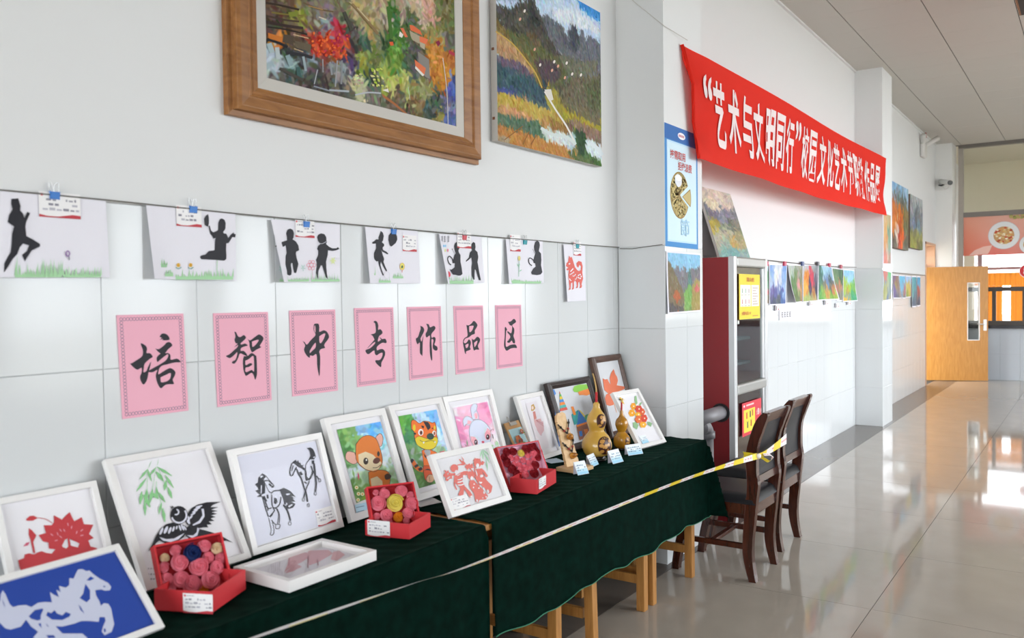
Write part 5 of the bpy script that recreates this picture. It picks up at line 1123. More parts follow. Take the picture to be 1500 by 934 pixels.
g3 = [(527, 530, 30, CRIM), (578, 525, 30, CRIM), (672, 508, 33, CRIM), (722, 487, 32, CRIM), (772, 522, 28, CRIM), (768, 572, 25, CRIM), (745, 628, 32, CRIM), (735, 690, 36, CRIM), (605, 700, 32, CRIM), (568, 660, 33, CRIM), (532, 612, 33, CRIM), (510, 570, 28, CRIM), (637, 538, 27, YEL), (560, 572, 24, COR), (605, 580, 22, COR), (587, 622, 22, COR), (625, 628, 24, COR), (655, 592, 22, COR), (690, 555, 22, COR), (732, 540, 26, COR), (733, 588, 20, COR), (697, 607, 22, COR), (668, 648, 26, COR), (710, 650, 24, COR), (633, 668, 26, COR), (668, 698, 30, COR)]
giftbox('red box with crimson and coral roses set in a heart', (.489, 2.827), (.442, 3.05), (.374, 2.808), .058, (.394, 2.932, -.25, .476, .238, .180), mat('pink_lining', 'f0bcd4', .6), g3, (640, 560, 5.19), ('R', .016, .012, .082, .046), 43)
# ================================================================== gourds and necklaces
def gourd(x, y, label, prof, m, twig, thread, stand):
    t = empty('gourd', (x, y, ZT + .001), label, 'gourd', 'carved gourds')
    p = smooth_line(prof, 5)
    MB().lathe([(max(a, .001), b) for a, b in p], 32).build('body', m, t, smooth=True)
    z0, z1, r = thread; MB().tube([(0, 0, z0), (.002, -.002, z1)], r, 10).build('red_thread', RNDTHREAD, t)
    MB().tube(smooth_line(twig, 4), .0035, 7).build('stem', TWIG, t)
    if stand: MB().lathe([(stand, 0), (stand * 1.08, .004), (stand * 1.02, .012), (stand * .8, .014), (stand * .95, .022), (stand * .7, .024)], 24).build('stand', BLACKL, t, smooth=True)
    return t
def carve(t, prof, dirv, zc, hz, hw, seed):
    """openwork carving: dark medallion following the gourd surface with light chips"""
    p = smooth_line(prof, 5); zs = [b for a, b in p]; rs = [a for a, b in p]
    rad = lambda z: float(np.interp(z, zs, rs))
    a0 = math.atan2(dirv[1], dirv[0])
    def patch(u0, v0, su, sv, n, lift, ang=0):
        vs = []; ring = 3
        for k in range(ring + 1):
            for i in range(n):
                q = 6.283 * i / n; uu = u0 + su * k / ring * math.cos(q); vv = v0 + sv * k / ring * math.sin(q)
                z = zc + vv * hz; r = rad(z) + lift; a = a0 + uu * hw / max(r, .01)
                vs.append((r * math.cos(a), r * math.sin(a), z))
        fs = [(k * n + i, (k + 1) * n + i, (k + 1) * n + (i + 1) % n, k * n + (i + 1) % n) for k in range(ring) for i in range(n)]
        return vs, fs
    b = MB(); v, f = patch(0, 0, 1, 1, 22, .0007); b.add(v, f)
    R = random.Random(seed); b.cur = 1
    for i in range(11):
        v, f = patch(R.uniform(-.6, .6), R.uniform(-.65, .65), R.uniform(.15, .34), R.uniform(.14, .32), 7, .0012 + i * .00008); b.add(v, f)
    o = b.build('carving', [mat('burnt_umber', '3e1712', .35), mat('carved_tan', 'c08c44', .35)], t, smooth=True); o['kind'] = 'stuff'
G1 = [(.030, .022), (.055, .030), (.071, .060), (.072, .085), (.060, .115), (.040, .138), (.036, .148), (.041, .165), (.047, .190), (.040, .218), (.024, .242), (.017, .258), (.016, .272), (.008, .282)]
a = gourd(.35, 3.575, 'large carved bottle gourd with a red-wrapped neck', G1, GOURD, [(0, 0, .28), (-.002, .004, .34), (-.004, -.010, .395), (-.006, -.022, .42)], (.278, .33, .0062), .045)
carve(a, G1, (.91, -.41), .080, .043, .042, 1); carve(a, G1, (.91, -.41), .195, .033, .030, 2)
G2 = [(.020, .008), (.036, .018), (.043, .042), (.040, .068), (.024, .088), (.020, .096), (.026, .108), (.033, .132), (.028, .155), (.014, .172), (.009, .188), (.007, .200), (.004, .206)]
a = gourd(.325, 3.885, 'small amber bottle gourd behind the large one', G2, GOURD2, [(0, 0, .20), (.001, .002, .25), (.004, .008, .265)], (.203, .245, .0045), .028)
carve(a, G2, (.95, -.3), .05, .02, .016, 5)
# plank stand with two bead necklaces
NM = lean(.372, 3.325, ZT + .001, -.10, 0); PT = Matrix.Translation((0, .018, -.012)) @ Matrix.Rotation(-.30, 4, 'X')
t = empty('necklace_stand', NM, 'pale wooden plank with notched edges standing on a small base', 'stand')
MB().box(-.068, .068, 0, .018, -.055, .058).build('base', PLANK, t, bevel=.002)
pl = [(-.048, 0)]
for i in range(7): pl += [(-.049 + i * .0015, .02 + i * .03), (-.045 + i * .0015, .024 + i * .03), (-.048 + i * .0015, .028 + i * .03)]
pl += [(-.032, .235), (-.012, .247), (.018, .249), (.036, .238)]
for i in range(7): pl += [(.036 + i * .0015, .218 - i * .03), (.033 + i * .0015, .214 - i * .03), (.0375 + i * .0015, .21 - i * .03)]
pl += [(.046, 0)]
bo = MB().prism(pl, -.006, .006, 2).build('plank', PLANK, t, M=PT)
PM = NM @ PT @ Matrix.Translation((0, 0, .010))
def necklace(y, label, pend):
    n = empty('bead_necklace', PM @ Matrix.Translation((0, y, 0)), label, 'necklace', 'bead necklaces on the plank')
    L = [(-.045, .045, .002), (-.03, .03, .002), (-.012, .012, .003), (.004, 0, .004), (.02, .018, .003), (.036, .045, .002), (.042, .06, .002)]
    MB().tube(smooth_line(L, 4), .003, 6).build('cord', mat('black_cord', '1d1816', .6), n)
    for i, q in enumerate(smooth_line(L, 2)[2:11]):
        if i % 2 == 0: MB().lathe([(.001, -.0055), (.0055, -.003), (.0055, .003), (.001, .0055)], 8).build('bead', mat('red_bead', '9c2a22', .3) if i % 4 else MATS['black_cord'], n, M=Matrix.Translation(q), smooth=True)
    if pend == 'round': MB().lathe([(.001, -.017), (.012, -.012), (.017, 0), (.012, .012), (.001, .017)], 16).build('pendant', AMBER, n, M=Matrix.Translation((.008, -.020, .012)), smooth=True)
    else: MB().lathe([(.002, -.026), (.013, -.021), (.016, -.010), (.010, .006), (.003, .016), (.001, .019)], 16).build('pendant', AMBER, n, M=Matrix.Translation((.004, -.022, .014)), smooth=True)
necklace(.150, 'upper bead necklace with a round amber pendant on the plank', 'round')
necklace(.066, 'lower bead necklace with a drop-shaped amber pendant on the plank', 'drop')
# small blue-white caption cards standing on the cloth
def standcard(p0, p1, top, label, seed, w=None):
    a = Vector((*p0, 0)); b = Vector((*p1, 0)); d = (b - a); w = d.length
    psi = math.atan2(-d.x, d.y)
    M = lean((a.x + b.x) / 2, (a.y + b.y) / 2, ZT + .002, psi, .5)
    t = empty('caption_card', M, label, 'card', 'blue and white caption cards')
    MB().add([(-w / 2, 0, 0), (w / 2, 0, 0), (w / 2, top, 0), (-w / 2, top, 0), (-w / 2, .0144, -.0263), (w / 2, .0144, -.0263)], [(0, 1, 2, 3), (3, 2, 5, 4)]).build('folded_card', PAPER, t)
    caption(t, M, w * .96, top * .96, None, (-w * .48, top * .02), True, seed, True).build('card_print', t, 'stuff', base=.0006)
standcard((.447, 3.225), (.468, 3.288), .062, 'blue-white card in front of the plank base', 51)
standcard((.412, 3.415), (.405, 3.495), .058, 'blue-white card between the plank and the large gourd', 52)
standcard((.461, 3.529), (.474, 3.613), .066, 'blue-white card in front of the large gourd', 53)
standcard((.428, 3.755), (.465, 3.844), .055, 'blue-white card in front of the small gourd, nearest the table end', 54)
def flatcard(pts, label, seed, c='dfe6ee'):
    v = [(*p, ZT + .0025) for p in pts]; c0 = Vector(v[0])
    t = empty('loose_card', c0, label, 'card')
    MB().add([tuple(Vector(q) - c0) for q in v] + [tuple(Vector(q) - c0 - Vector((0, 0, .0018))) for q in v], [(0, 1, 2, 3), (0, 4, 5, 1), (1, 5, 6, 2), (2, 6, 7, 3), (3, 7, 4, 0)]).build('folded_card', mat('card_' + c, c, .7), t)
flatcard([(.20, 3.40), (.235, 3.47), (.155, 3.52), (.12, 3.44)][::1], 'pale blue card lying at the foot of the pink dress frame', 1, 'c8dcec')
flatcard([(.22, 2.43), (.24, 2.53), (.16, 2.57), (.14, 2.47)], 'white card lying at the foot of the tiger frame', 2, 'd8d6d8')
# ================================================================== banner
BX = .335
BTL, BTR, BBL, BBR = at(0, BX, 1005, 65), at(0, BX, 1297, 232), at(0, BX, 1012, 230), at(0, BX, 1297, 316)
t = empty('banner', wallM(0, (BTL.y + BTR.y) / 2, 2.7), 'long red cloth banner with white Chinese lettering tied between the pillars', 'banner')
BC = ((BTL.y + BTR.y) / 2, 2.7)
BAN = mat('red_banner_cloth', 'f0301f', .7, spec=.2, trans=.3)
def ban(u, v):
    """u along the banner, v upwards -> local (along, up, out)"""
    y = BTL.y + (BTR.y - BTL.y) * u; zt = BTL.z + (BTR.z - BTL.z) * u; zb = BBL.z + (BBR.z - BBL.z) * u
    y += .12 * (1 - v) * max(0, 1 - u * 14)
    e = min(u, 1 - u); pull = max(0, 1 - e * 16) * (1 if u < .5 else .3)
    zz = zb + (zt - zb) * v - .012 * math.sin(u * math.pi)
    x = BX + .012 * math.sin(v * 5 + u * 9) + .02 * pull * math.sin(v * 11 + 1) + .008 * math.sin(u * 34 + v * 4) * (1 - v) + .006 * math.sin(v * 3 + u * 60) * pull
    return (y - BC[0], zz - BC[1], x)
MB().grid(lambda u, v: ban(u, v), 160, 24).build('cloth', BAN, t, smooth=True)
MB().tube([ban(-.002, 1.0), ban(.002, .66), ban(.004, .33), ban(.0045, 0)], .012, 6).build('rolled_edge', BAN, t, smooth=True)
LW = mat('banner_letter_white', 'f0dedd', .6)
chars = '“艺术与文明同行”校园文化艺术节职教作品展'
xs = [160, 215, 285, 350, 407, 463, 510, 555, 592, 628, 667, 708, 745, 780, 815, 848, 877, 905, 935, 960, 985]
ys = [at(0, BX, 990 + x / 3.335, 190).y for x in xs]
ztop0, zbot0 = at(0, BX, 990 + 215 / 3.335, 50 + 235 / 3.335).z, at(0, BX, 990 + 215 / 3.335, 50 + 558 / 3.335).z
ztop1, zbot1 = at(0, BX, 990 + 985 / 3.335, 50 + 645 / 3.335).z, at(0, BX, 990 + 985 / 3.335, 50 + 832 / 3.335).z
for i, ch in enumerate(chars):
    w = (ys[min(i + 1, len(ys) - 1)] - ys[max(i - 1, 0)]) / 2 if 0 < i < len(ys) - 1 else .30
    w = min(w, .42) * .42
    s = (ys[i] - ys[1]) / (ys[-1] - ys[1]); zt = ztop0 + (ztop1 - ztop0) * s; zb = zbot0 + (zbot1 - zbot0) * s
    if ch in '“”': w = .075; zb = zt - (zt - zb) * .34; zt += .01
    y0, y1 = ys[i] - w - BC[0], ys[i] + w - BC[0]
    def zf(px, py):
        u = (px + BC[0] - BTL.y) / (BTR.y - BTL.y)
        v = .5 + (py + BC[1] - 2.72) / .66
        return ban(min(max(u, 0), 1), min(max(v, 0), 1))[2] + .006
    glyph_obj('character', t, ch, y0, y1, zb - BC[1], zt - BC[1], 0, LW, .022, zf)
# ================================================================== posters on the pillar
MP1 = wallM(.304)
q = [hit(MP1, *p) for p in ((972.5, 178), (1021, 236), (1023, 366), (975.5, 361))]
x0, x1 = 4.487, (q[1][0] + q[2][0]) / 2; y0, y1 = 1.832, 2.535
cx, cy = (x0 + x1) / 2, (y0 + y1) / 2; hw, hh = (x1 - x0) / 2, (y1 - y0) / 2
t = empty('notice_poster', wallM(.3005, cx, cy), 'tall blue bordered poster with red slogan and a round pie drawing', 'poster')
MB().box(-hw, hw, -hh, hh, 0, .004).build('board', mat('poster_board', 'dcecf6', .35), t)
A = Art(wallM(.3045, cx, cy)); bl = '3f8ccc'
A.rect(-hw, hw, -hh, hh, bl).rect(-hw + .03, hw - .02, -hh + .03, hh - .09, 'bfe0f4').rect(-hw + .04, hw - .03, -hh + .04, hh - .10, 'd3ebf7').rect(-hw, hw, hh - .085, hh, '2f6cb4')
A.loc([(.0 + .055 * math.cos(k * .314), hh - .045 + .02 * math.sin(k * .314)) for k in range(20)], 'f4f4f8')
for k in range(5): A.rect(-.04 + k * .016, -.029 + k * .016, hh - .052, hh - .038, 'c06070')
_h = lambda x, y: (hit(MP1, x, y)[0] - cx, hit(MP1, x, y)[1] - cy)
pc = _h(995.5, 286); KX = 1.02
def wedge(cx_, cy_, rx, ry, a0, a1, c): A.loc([(cx_, cy_)] + [(cx_ + rx * math.cos(math.radians(a0 + (a1 - a0) * i / 24)), cy_ + ry * math.sin(math.radians(a0 + (a1 - a0) * i / 24))) for i in range(25)], c)
wedge(*pc, .138, .138, 28, 335, '9a7a3c'); wedge(*pc, .130, .130, 29, 334, 'c4b070')
R = random.Random(4); A.freeze = True
for i in range(240):
    a = math.radians(R.uniform(32, 330)); r = .124 * math.sqrt(R.random()); A.lell(pc[0] + r * math.cos(a), pc[1] + r * math.sin(a), .008, .006, R.choice(['d8c88c', 'b09a58', 'e4d8a8', 'a88c4a', 'cdbb78']), 6)
A.freeze = False
for a in (60, 100, 150, 200, 250, 290, 320): A.lline([pc, (pc[0] + .125 * math.cos(math.radians(a)), pc[1] + .125 * math.sin(math.radians(a)))], .006, '9a7c44')
wedge(pc[0] + .035, pc[1] - .005, .134, .13, -24, 26, '9a7a3c'); wedge(pc[0] + .045, pc[1] - .005, .118, .118, -22, 24, 'c8b478')
A.lell(pc[0] - .02, pc[1] + .085, .05, .038, 'e4e6ee', 14).lell(pc[0] - .02, pc[1] + .10, .05, .018, 'f4f6fa', 12)
A.build('poster_print', t, 'stuff', base=.0042)
RT_ = mat('poster_red_text', 'c8403a', .6); FNT = mat('poster_pale_text', 'a8d2ea', .6)
zz = .0075
a_, b_ = _h(981, 231), _h(1003, 222)
glyph_obj('slogan_text', t, '按需取用', a_[0], b_[0], a_[1], a_[1] + .052, zz, RT_, .01)['kind'] = 'stuff'
a_, b_ = _h(992.5, 249), _h(1012.5, 242)
glyph_obj('slogan_text', t, '拒绝浪费', a_[0], b_[0], a_[1], a_[1] + .052, zz, RT_, .01)['kind'] = 'stuff'
a_ = _h(996.5, 345)
glyph_obj('watermark_text', t, '節', a_[0], a_[0] + .13, a_[1], a_[1] + .1, zz - .0002, FNT, .0)
# ---- generic small watercolour sheet
WC = mat('watercolour_paint', attr=True, rough=.7, spec=.2)
def wc(name, label, M, corners, pts, seed, grp=None, cat='painting', border='eceaf0', lift=(0, 0, 0, 0), n=700, res=56, bw=.035, cls='watercolour_sheet', ang=75, polys=(), wob=.03, mixp=0):
    """sheet from four corners TL TR BR BL on plane M, each corner lifted off the wall by `lift`"""
    q = [hit(M, *p, dz=l) if len(p) == 2 else p for p, l in zip(corners, lift)]
    cx = sum(p[0] for p in q) / 4; cy = sum(p[1] for p in q) / 4
    t = empty(cls, M @ Matrix.Translation((cx, cy, 0)), label, cat, grp)
    lq = [(p[0] - cx, p[1] - cy) for p in q]; f = quadfn(lq)
    zl = lambda U, V: (1 - V) ** 1 * ((1 - U) * lift[0] + U * lift[1]) + V ** 1.6 * ((1 - U) * lift[3] + U * lift[2])
    MB().grid(lambda u, v: (*f(u, 1 - v)[:2], zl(u, 1 - v)), 8, 8).build('paper', PAPER, t, smooth=True)
    def g(U, V):
        a, b = bw + (1 - 2 * bw) * U, bw * .8 + (1 - 1.6 * bw) * V
        x, y, z = f(a, b); return (x, y, .0012 + zl(a, b))
    wpx, hpx = res, max(20, int(res * abs(lq[0][1] - lq[3][1]) / max(abs(lq[1][0] - lq[0][0]), .05)))
    canvas('painted_area', t, g, strokes(wpx, min(hpx, 150), ctrl(pts), n, seed, 4, 1.6, ang=ang, jit=.04, wob=wob, polys=polys, mixp=mixp) * .80 + .13, WC)
    return t
wc('w', 'watercolour of grey cone hills and a red roof, below the blue poster', wallM(.303), ((976, 367), (1027, 371.5), (1027, 456), (978.5, 460)),
   "(.1,.05,7cc4ec)(.5,.05,84ccf0)(.9,.05,8cd0f0)(.2,.15,a8d8f0)(.6,.17,a0d4ee)(.05,.3,6a6258)(.15,.45,7a6c58)(.3,.3,6c6470)(.35,.5,7a7460)(.5,.3,787480)(.55,.4,6a7a68)(.7,.35,787078)(.65,.5,4a8a80)(.9,.3,74706e)(.85,.45,c8a870)(.85,.6,d87068)(.9,.75,a89850)(.1,.65,84704a)(.3,.8,c05a30)(.25,.75,a86840)(.1,.9,5a5450)(.4,.92,606460)(.55,.65,78b050)(.6,.8,6aa848)(.7,.9,7a9a50)(.5,.9,8aa060)(.9,.92,b89048)", 3, None, lift=(.001, .001, .001, .012), n=2200, res=130, wob=.006, mixp=.9, ang=60, polys=[([(0, 0), (1, 0), (1, .3), (0, .3)], '8ccaf0'), ([(.05, .5), (.2, .22), (.28, .2), (.36, .3), (.5, .2), (.58, .3), (.68, .22), (.8, .28), (.95, .18), (1, .2), (1, .6), (.05, .7)], '74727a'), ([(.36, .3), (.5, .2), (.56, .36), (.4, .6)], '807c84'), ([(.6, .3), (.68, .24), (.72, .5), (.6, .6)], '4f7a72'),
 ([(0, .12), (.1, .2), (.25, .42), (.42, .62), (.5, .8), (.4, .95), (0, 1)], '7a6a4c'), ([(.48, .66), (.62, .5), (.74, .6), (.7, .9), (.5, 1)], '76b050'), ([(.72, .6), (.85, .42), (1, .45), (1, 1), (.7, 1)], 'a8944c'), ([(.8, .6), (.9, .52), (.96, .62), (.88, .7)], 'dc6a68'), ([(.1, .7), (.25, .62), (.36, .76), (.22, .84)], 'b85a30'), ([(0, .86), (.4, .9), (.45, 1), (0, 1)], '54504e')])
tg = MB().box(4.79, 4.87, 1.408, 1.44, .302, .306).build('label_tag', PAPER); tag(tg, 'small white paper tag under the cone hills watercolour', 'tag')
# ---- watercolours along the string behind the cabinet
MW_ = wallM(.012)
PTS = {
 'w1': "(.3,.1,b8d8e0)(.7,.3,4a8a5a)(.5,.5,5a9a6a)(.5,.65,d87078)(.4,.85,7a8a70)(.8,.9,8a7a60)",
 'w2': "(.1,.1,8ab0e4)(.5,.1,dce4f0)(.9,.1,7aa4e0)(.4,.3,e8e8e4)(.8,.4,90b4e8)(.1,.45,b0c8ec)(.15,.6,6a64a0)(.3,.7,5c60a0)(.6,.65,4c60a0)(.9,.6,a0c0f0)(.2,.9,48506c)(.5,.92,5a606a)(.85,.9,4a68a8)(.6,.4,cfd8e8)(.45,.55,7a86b8)",
 'w3': "(.2,.1,b8c4b8)(.7,.1,9a9c90)(.5,.3,788c58)(.3,.4,5a8048)(.8,.35,84805c)(.7,.5,e09090)(.6,.55,e8a0a0)(.6,.7,8a9a58)(.9,.75,b08040)(.4,.8,687a48)(.7,.92,7c7a54)",
 'w4': "(.2,.05,b8c4c8)(.6,.05,a0a8a8)(.9,.1,8a9098)(.2,.25,e88a30)(.25,.45,e07a28)(.55,.2,d04050)(.6,.4,d8384c)(.85,.4,5a4a60)(.4,.5,4a3c58)(.2,.55,f0a840)(.5,.58,40385a)(.85,.58,3c3850)(.3,.72,c8843c)(.7,.75,b8783c)(.3,.9,a8b86a)(.7,.92,b8b070)",
 'w5': "(.1,.2,3c6e60)(.1,.5,40705a)(.35,.1,a0d0e4)(.6,.15,98c8e4)(.9,.2,88b8d8)(.5,.4,6080b0)(.75,.4,4a5a60)(.4,.55,7a7468)(.7,.6,6a6858)(.2,.75,88b048)(.1,.85,5aa04a)(.5,.75,d09850)(.6,.85,7aa83c)(.9,.85,a0b848)(.8,.7,c07848)",
 'w6': "(.3,.1,5a7a54)(.7,.2,46684a)(.3,.4,6a8a5c)(.6,.5,c88058)(.3,.6,b87060)(.6,.75,8a8a78)(.4,.9,6a7078)",
 'w7': "(.3,.1,8cc8ec)(.7,.15,98d0ee)(.5,.3,a0d4f0)(.2,.45,a8c84c)(.5,.5,9cc43c)(.8,.5,6ab04a)(.3,.65,c0a83c)(.3,.8,8aa088)(.7,.75,4aa86a)(.3,.95,f0b030)(.8,.9,40a070)",
}
GW = 'watercolours along the wall string'
wc('w', 'watercolour half hidden by the steel cabinet, green with a pink patch', MW_, ((1119, 387), (1125.3, 387), (1126, 446), (1119, 446)), PTS['w1'], 11, GW, n=150, res=24)
wc('w', 'watercolour of a violet mountain slope and a white tree on blue', MW_, ((1126.7, 386.3), (1153.2, 386), (1151, 446), (1127, 447)), PTS['w2'], 12, GW)
wc('w', 'watercolour curling off the wall, pink blossom among green hills', MW_, ((1154.5, 387), (1176.3, 387.6), (1175, 442.5), (1166, 443.5)), PTS['w3'], 13, GW, lift=(.01, .004, .01, .07))
wc('w', 'watercolour of an orange tree and a red tree over yellow grass', MW_, ((1176.7, 387), (1198.3, 387.8), (1197.6, 441), (1175.8, 443)), PTS['w4'], 14, GW)
wc('w', 'watercolour of dark firs and a bright green meadow, lower corner curled outwards', MW_, ((1198.6, 387), (1218, 390.5), (1230, 438.5), (1198, 440)), PTS['w5'], 15, GW, lift=(.006, .01, .05, .004))
wc('w', 'watercolour of grey-green trunks, partly covered by its neighbour', MW_, ((1218.5, 391.5), (1235.5, 394), (1234.5, 441), (1226, 440)), PTS['w6'], 16, GW)
wc('w', 'watercolour of a yellow-green round hill under blue sky, nearest the far pillar', MW_, ((1235.2, 394), (1251.2, 395.3), (1256.5, 440.5), (1234.6, 442)), PTS['w7'], 17, GW, lift=(.006, .006, .03, .004))
st = MB().tube([(.016, 6.4, 1.845), (.018, 7.8, 1.838), (.018, 9.3, 1.836), (.016, 10.48, 1.852)], .0035, 6).build('hanging_wire', MATS['grey_cord']); tag(st, 'thin string carrying the watercolours behind the cabinet', 'wire')
for k, (px, c) in enumerate(((1124, 'c23a5a'), (1150.5, 'c23a5a'), (1176.5, '4a5a8a'), (1199, '50505a'), (1216, 'c23a5a'), (1233, 'c05a6a'))):
    p = hit(wallM(.03), px, 386 + max(0, k - 3) * 2.2)
    o = MB().box(-.03, .03, -.02, .02, -.012, .006).build('push_clip', mat('clip_' + c, c, .4), None, M=wallM(.026, p[0], p[1]))
    tag(o, ['magenta clip at the left end of the watercolour string', 'magenta clip above the violet mountain watercolour', 'blue-grey clip above the orange and red trees', 'dark clip between the red tree and fir watercolours', 'magenta clip above the fir meadow watercolour', 'rose clip above the round hill watercolour'][k], 'clip', 'clips on the watercolour string')
for k, (px, py, w) in enumerate(((1138, 451, .10), (1187, 444, .1), (1210, 443, .12), (1226, 447, .12), (1243, 443, .14))):
    p = hit(wallM(.014), px, py)
    o = MB().box(-w / 2, w / 2, -.025, .025, -.002, .006).build('label_tag', PAPER, None, M=wallM(.014, p[0], p[1]))
    A = Art(Matrix.Identity(4)); A.rect(-w * .45, -w * .2, -.02, .018, '9a8a80').rect(w * .15, w * .42, -.018, -.004, 'b86a60')
    A.build('tag_print', o, 'stuff', base=.0065)
    tag(o, ['paper tag under the violet mountain watercolour', 'paper tag under the orange and red trees', 'paper tag under the fir meadow', 'paper tag under the grey-green trunks', 'paper tag under the round hill'][k], 'tag', 'paper tags under the watercolours')
p0, p1 = hit(wallM(.01), 1142, 453.5), hit(wallM(.01), 1160, 467)
t = empty('name_plate', wallM(.006, (p0[0] + p1[0]) / 2, (p0[1] + p1[1]) / 2), 'small white name strip with four grey characters on the tiles', 'sign')
hw, hh = abs(p1[0] - p0[0]) / 2, abs(p1[1] - p0[1]) / 2
MB().box(-hw, hw, -hh, hh, -.006, .004).build('strip', PAPER, t)
A = Art(Matrix.Identity(4))
for k in range(4):
    x = -hw * .7 + k * hw * .42; h = hh * .5
    A.rect(x, x + hw * .05, -h, h, '55504c').rect(x, x + hw * .26, h * .75, h, '55504c').rect(x, x + hw * .22, -h * .1, h * .15, '55504c').rect(x, x + hw * .28, -h, -h * .75, '55504c').rect(x + hw * .12, x + hw * .17, -h, h * .8, '6a6460')
A.build('sign_print', t, 'stuff', base=.0042)
# ================================================================== hydrant cabinet, pipe, painting on top
CY0, CY1, CXF, CH_ = 5.545, 6.235, .315, 1.805
t = empty('hydrant_cabinet', (.15, CY0, 0), 'tall red fire hydrant cabinet with glazed aluminium doors', 'cabinet')
O = Matrix.Translation((-.15, -CY0, 0))
def cb(nm, m, *bx, par=None, bev=.003):
    b = MB()
    for q in bx: b.box(q[0] - .15, q[1] - .15, q[2] - CY0, q[3] - CY0, q[4], q[5])
    return b.build(nm, m, par or t, bevel=bev)
cb('body', RED, (.006, CXF - .03, CY0, CY0 + .012, 0, CH_), (.006, CXF - .03, CY1 - .012, CY1, 0, CH_), (.006, .018, CY0 + .012, CY1 - .012, 0, CH_), (.018, CXF - .03, CY0 + .012, CY1 - .012, CH_ - .012, CH_), (.018, CXF - .03, CY0 + .012, CY1 - .012, 0, .05))
AL = mat('white_aluminium', 'd9dadb', .3, metal=.35)
ALG = mat('grey_door_rail', 'a9a8a4', .35, metal=.3)
YD0, YD1 = CY0 + .045, CY1 - .04
cb('side_stile', AL, (CXF - .03, CXF + .012, CY0 - .004, YD0, 0, CH_ + .005)); cb('side_stile', AL, (CXF - .03, CXF + .012, YD1, CY1 + .004, 0, CH_ + .005))
cb('top_rail', ALG, (CXF - .03, CXF + .018, YD0, YD1, CH_ - .065, CH_ + .003), bev=.012)
cb('middle_rail', ALG, (CXF - .03, CXF + .018, YD0, YD1, .865, .935), bev=.014)
cb('bottom_rail', ALG, (CXF - .03, CXF + .018, YD0, YD1, .03, .09))
for z0, z1, nm in ((.935, CH_ - .065, 'upper_door'), (.09, .865, 'lower_door')):
    d = cb(nm, AL, (CXF - .02, CXF, YD0, YD0 + .03, z0, z1), (CXF - .02, CXF, YD1 - .03, YD1, z0, z1))
    cb('glass_pane', mat('cabinet_glass', 'e8eceb', .04, alpha=1.75), (CXF - .014, CXF - .010, YD0 + .03, YD1 - .03, z0, z1), par=d, bev=0)
cb('door_knob', METAL, (CXF, CXF + .02, YD0 + .004, YD0 + .022, 1.35, 1.375))
cb('inner_panel', mat('cabinet_inner', 'c4c8c8', .5), (.02, .03, CY0 + .012, CY1 - .012, .05, CH_ - .012), bev=0)
cb('inner_shelf', mat('inner_shelf_grey', '6e7476', .5), (.03, .2, CY0 + .012, CY1 - .012, 1.22, 1.24), (.03, .2, CY0 + .012, CY1 - .012, 1.04, 1.06), bev=0)
MN = wallM(CXF + .001)
def notice(nm, px, bg_, paint):
    q = [hit(MN, *p) for p in px]; x0, x1 = (q[0][0] + q[3][0]) / 2, (q[1][0] + q[2][0]) / 2; y0, y1 = (q[2][1] + q[3][1]) / 2, (q[0][1] + q[1][1]) / 2
    A = Art(MN); A.rect(0, 1, 0, 1, bg_); paint(A)
    for p, c, _k in A.p:
        for l in p:
            for i in range(len(l)): l[i] = (x0 + l[i][0] * (x1 - x0) - CY0, y0 + l[i][1] * (y1 - y0))
    o = A.build(nm, t, 'stuff', base=.0); o.matrix_local = Matrix(((0, 0, 1, CXF - .15 + .0015), (1, 0, 0, 0), (0, 1, 0, 0), (0, 0, 0, 1)))
    return x0 - CY0, x1 - CY0, y0, y1
def pn1(A):
    A.rect(.06, .54, .28, .76, 'f2f0e4').rect(.58, .95, .28, .76, 'f2f0e4')
    for i in range(3):
        for j in range(2):
            x, y = .08 + i * .155, .31 + j * .24
            A.rect(x, x + .13, y, y + .18, 'fbfaf4').rect(x + .05, x + .08, y + .03, y + .13, ['b83a3a', '3a7a4a', 'a84a4a', '4a8a5a', 'c04a4a', '8a5a5a'][i * 2 + j]).rect(x + .02, x + .11, y - .02, y - .008, '9a9484')
    for k in range(7): A.rect(.63, .9 - .05 * (k % 3), .32 + k * .06, .34 + k * .06, 'c0a8a0')
    A.rect(.62, .9, .05, .075, 'c89848')
b1 = notice('instruction_notice', ((1082, 401), (1113, 402), (1113, 466), (1083, 467.5)), 'ecd23a', pn1)
def pn2(A):
    A.rect(.08, .66, .1, .78, 'ecd84a').lell(.1, .9, .04, .035, 'f0e4e0', 10)
    for x, y, c in ((.2, .5, 'c84a30'), (.38, .52, '3a3a34'), (.5, .54, 'b85a3a'), (.24, .22, '5a5a4a'), (.42, .24, 'b04a30')): A.rect(x, x + .06, y, y + .18, c).rect(x - .03, x + .1, y + .19, y + .2, '8a7a3a')
    A.rect(.2, .6, .88, .93, 'f0c8c4')
b2 = notice('fire_notice', ((1086.5, 591), (1115, 582.5), (1115, 629), (1088, 640)), 'd8404c', pn2)
NR = mat('notice_red_text', 'b8392c', .6); NW_ = mat('notice_white_text', 'f4e4e2', .6)
def ntext(s, x0, x1, y0, y1, m, bold=.01):
    o = glyph_obj('notice_text', t, s, x0, x1, y0, y1, 0, m, bold); o['kind'] = 'stuff'
    o.matrix_local = Matrix(((0, 0, 1, CXF - .15 + .0065), (1, 0, 0, 0), (0, 1, 0, 0), (0, 0, 0, 1)))
W1, H1 = b1[1] - b1[0], b1[3] - b1[2]
ntext('消火栓', b1[0] + W1 * .32, b1[0] + W1 * .7, b1[2] + H1 * .83, b1[2] + H1 * .93, NR)
ntext('火警电话119', b1[0] + W1 * .08, b1[0] + W1 * .52, b1[2] + H1 * .09, b1[2] + H1 * .17, NR)
W2, H2 = b2[1] - b2[0], b2[3] - b2[2]
